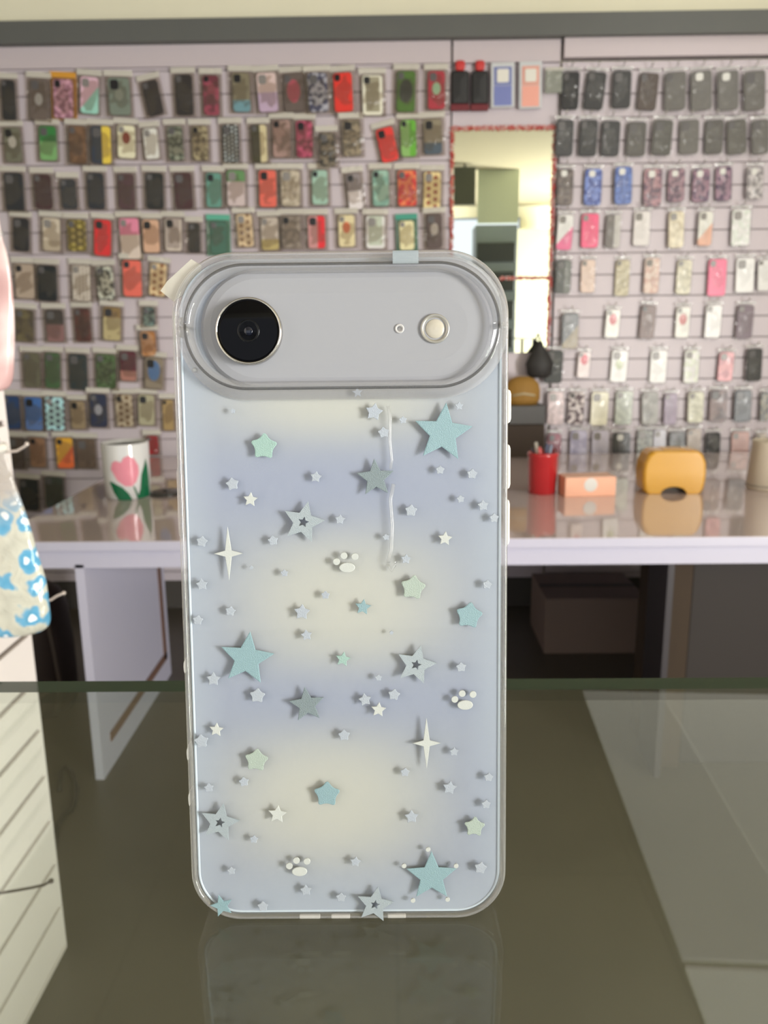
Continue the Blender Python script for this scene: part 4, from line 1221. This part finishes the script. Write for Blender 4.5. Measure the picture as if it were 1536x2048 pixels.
def pink_mat():
    m, nt, b = newmat('pink_film')
    tc = nt.nodes.new('ShaderNodeTexCoord')
    n = nt.nodes.new('ShaderNodeTexNoise'); n.inputs['Scale'].default_value = 13; n.inputs['Detail'].default_value = 2
    nt.links.new(tc.outputs['Object'], n.inputs['Vector'])
    rp = nt.nodes.new('ShaderNodeValToRGB'); e = rp.color_ramp.elements
    e[0].position = .35; e[0].color = (.34, .18, .17, 1); e[1].position = .62; e[1].color = (.70, .62, .60, 1)
    x = e.new(.48); x.color = (.52, .34, .33, 1)
    nt.links.new(n.outputs[0], rp.inputs[0]); nt.links.new(rp.outputs[0], b.inputs['Base Color'])
    b.inputs['Roughness'].default_value = .22
    bp = nt.nodes.new('ShaderNodeBump'); bp.inputs['Strength'].default_value = .6; bp.inputs['Distance'].default_value = .02
    nt.links.new(n.outputs[0], bp.inputs['Height']); nt.links.new(bp.outputs[0], b.inputs['Normal'])
    return m


def bag(name, label, Y, prof, cxp, mat, filmtop, thick=.35, group=None, hookpy=None):
    base = onY(cxp, prof[-1][0], Y)
    t = thing(name, label, 'bag', base, group=group)
    rr = random.Random(4)
    loops = []
    for (py, hw_, c_) in prof:
        q = onY(cxp + c_, py, Y) - base
        e = (onY(cxp + c_ + hw_, py, Y) - onY(cxp + c_, py, Y)).length
        L_ = []
        for i in range(28):
            a = 2 * math.pi * i / 28
            k = 1 + .05 * math.sin(a * 5 + py * .05) + rr.uniform(-.02, .02)
            L_.append((q.x + e * k * math.cos(a), e * thick * k * math.sin(a), q.z))
        loops.append(L_)
    o = MB().loft(loops).build('bag_body', mat, t, True)
    md = o.modifiers.new('s', 'SUBSURF'); md.levels = 1; md.render_levels = 2
    return t, base, loops


fprof = [(868, 6, -8), (905, 12, -4), (935, 26, -6), (985, 44, -8), (1040, 64, -8), (1100, 80, -6), (1160, 94, -4), (1210, 104, -2), (1245, 104, 0), (1262, 88, 0), (1272, 60, 0)]
t, base, lp = bag('flower_bag', 'clear gathered bag of blue and cream flowers hanging at the left edge', 1.02, fprof, 0, flower_mat(), None, .30)
lathe([(.010, 0), (.014, .006), (.010, .012)], 16).build('neck_tie', m_hdr, t, True).location = (lp[1][0][0] - .008, 0, lp[1][0][2])
pprof = [(395, 10, -6), (430, 16, -4), (480, 20, -2), (505, 36, -8), (560, 50, -12), (640, 56, -14), (730, 57, -14), (770, 54, -16), (786, 40, -22)]
t, base, lp = bag('pink_bag', 'glossy pink and white packet hanging high at the left edge', 1.02, pprof, -14, pink_mat(), None, .30)
lathe([(.012, 0), (.016, .006), (.011, .02)], 16).build('neck_tie', m_hdr2, t, True).location = (lp[2][0][0] - .014, 0, lp[2][0][2])

m_wire = solid('wire_white', (205, 196, 188), .3, .6)
m_wired = solid('wire_dark', (60, 52, 48), .4, .5)


def hook(label, Y, pts, mat, r=.0022):
    q0 = onY(pts[0][0], pts[0][1], Y)
    P = [(SX - q0.x, 0, 0)] + [tuple(onY(a, c, Y) - q0) for a, c in pts]
    o = tag(MB().tube(P, r, 8).build('display_hook', mat, None, True), label, 'hook', 'wire hooks on the left display panel')
    o.location = q0
    e = P[-1]
    tip = lathe([(.0001, -.004), (.0035, -.0015), (.0035, .0015), (.0001, .004)], 10).build('hook_tip', mat, o, True)
    tip.location = e
    return o


hook('pale wire hook sticking out above the flower bag', 1.30, [(2, 905), (34, 902), (50, 893), (54, 888)], m_wire)
hook('pale wire hook sticking out behind the flower bag at mid height', 1.40, [(70, 1202), (102, 1200), (114, 1192), (128, 1186)], m_wire)
hook('dark wire hook low on the panel, seen through the glass', .92, [(2, 1786), (60, 1776), (88, 1770), (102, 1762)], m_wired, .0018)

# ------------------------------------------------------------------ dark bag on the floor left, and a cable
q0 = onZ(95, 1345, 0)
yb_ = 2.75
t = thing('backpack', 'dark brown backpack on the floor left of the white table leg', 'backpack', (onY(92, 1300, yb_).x, yb_, 0))
sx = onY(132, 1200, yb_).x - onY(92, 1200, yb_).x
zt = onY(92, 1165, yb_).z
loops = []
for k, s1 in ((0, .85), (.08, 1), (.5, 1), (.8, .92), (.93, .7), (1, .35)):
    loops.append([(sx * 1.3 * s1 * math.cos(a), .12 * s1 * math.sin(a), k * zt) for a in [2 * math.pi * i / 28 for i in range(28)]])
MB().loft(loops).build('bag_body', solid('bag_brown', (58, 46, 44), .6), t, True)
MB().tube([(sx * .7, -.09, zt * .9), (sx * 1.2, -.13, zt * .6), (sx * 1.35, -.13, zt * .3), (sx * 1.0, -.13, zt * .05)], .008).build('shoulder_strap', solid('strap', (74, 62, 56), .5), t, True)
MB().tube([(-sx * .9, -.10, zt * .25), (0, -.13, zt * .18), (sx * .9, -.10, zt * .25)], .004).build('zip', solid('strap2', (100, 84, 76), .5), t, True)
pts = [onZ(px, py, .006) for px, py in ((118, 1580), (122, 1545), (132, 1533), (146, 1550), (153, 1580), (146, 1615), (130, 1630), (115, 1650), (108, 1700))]
o = MB().tube([p_ - pts[0] for p_ in pts], .007, 8).build('power_cable', solid('cable_black', (34, 32, 30), .5), None, True)
o.location = pts[0]
tag(o, 'black cable curled in a hook on the floor, seen through the glass', 'cable')
print('N', len(bpy.data.objects))
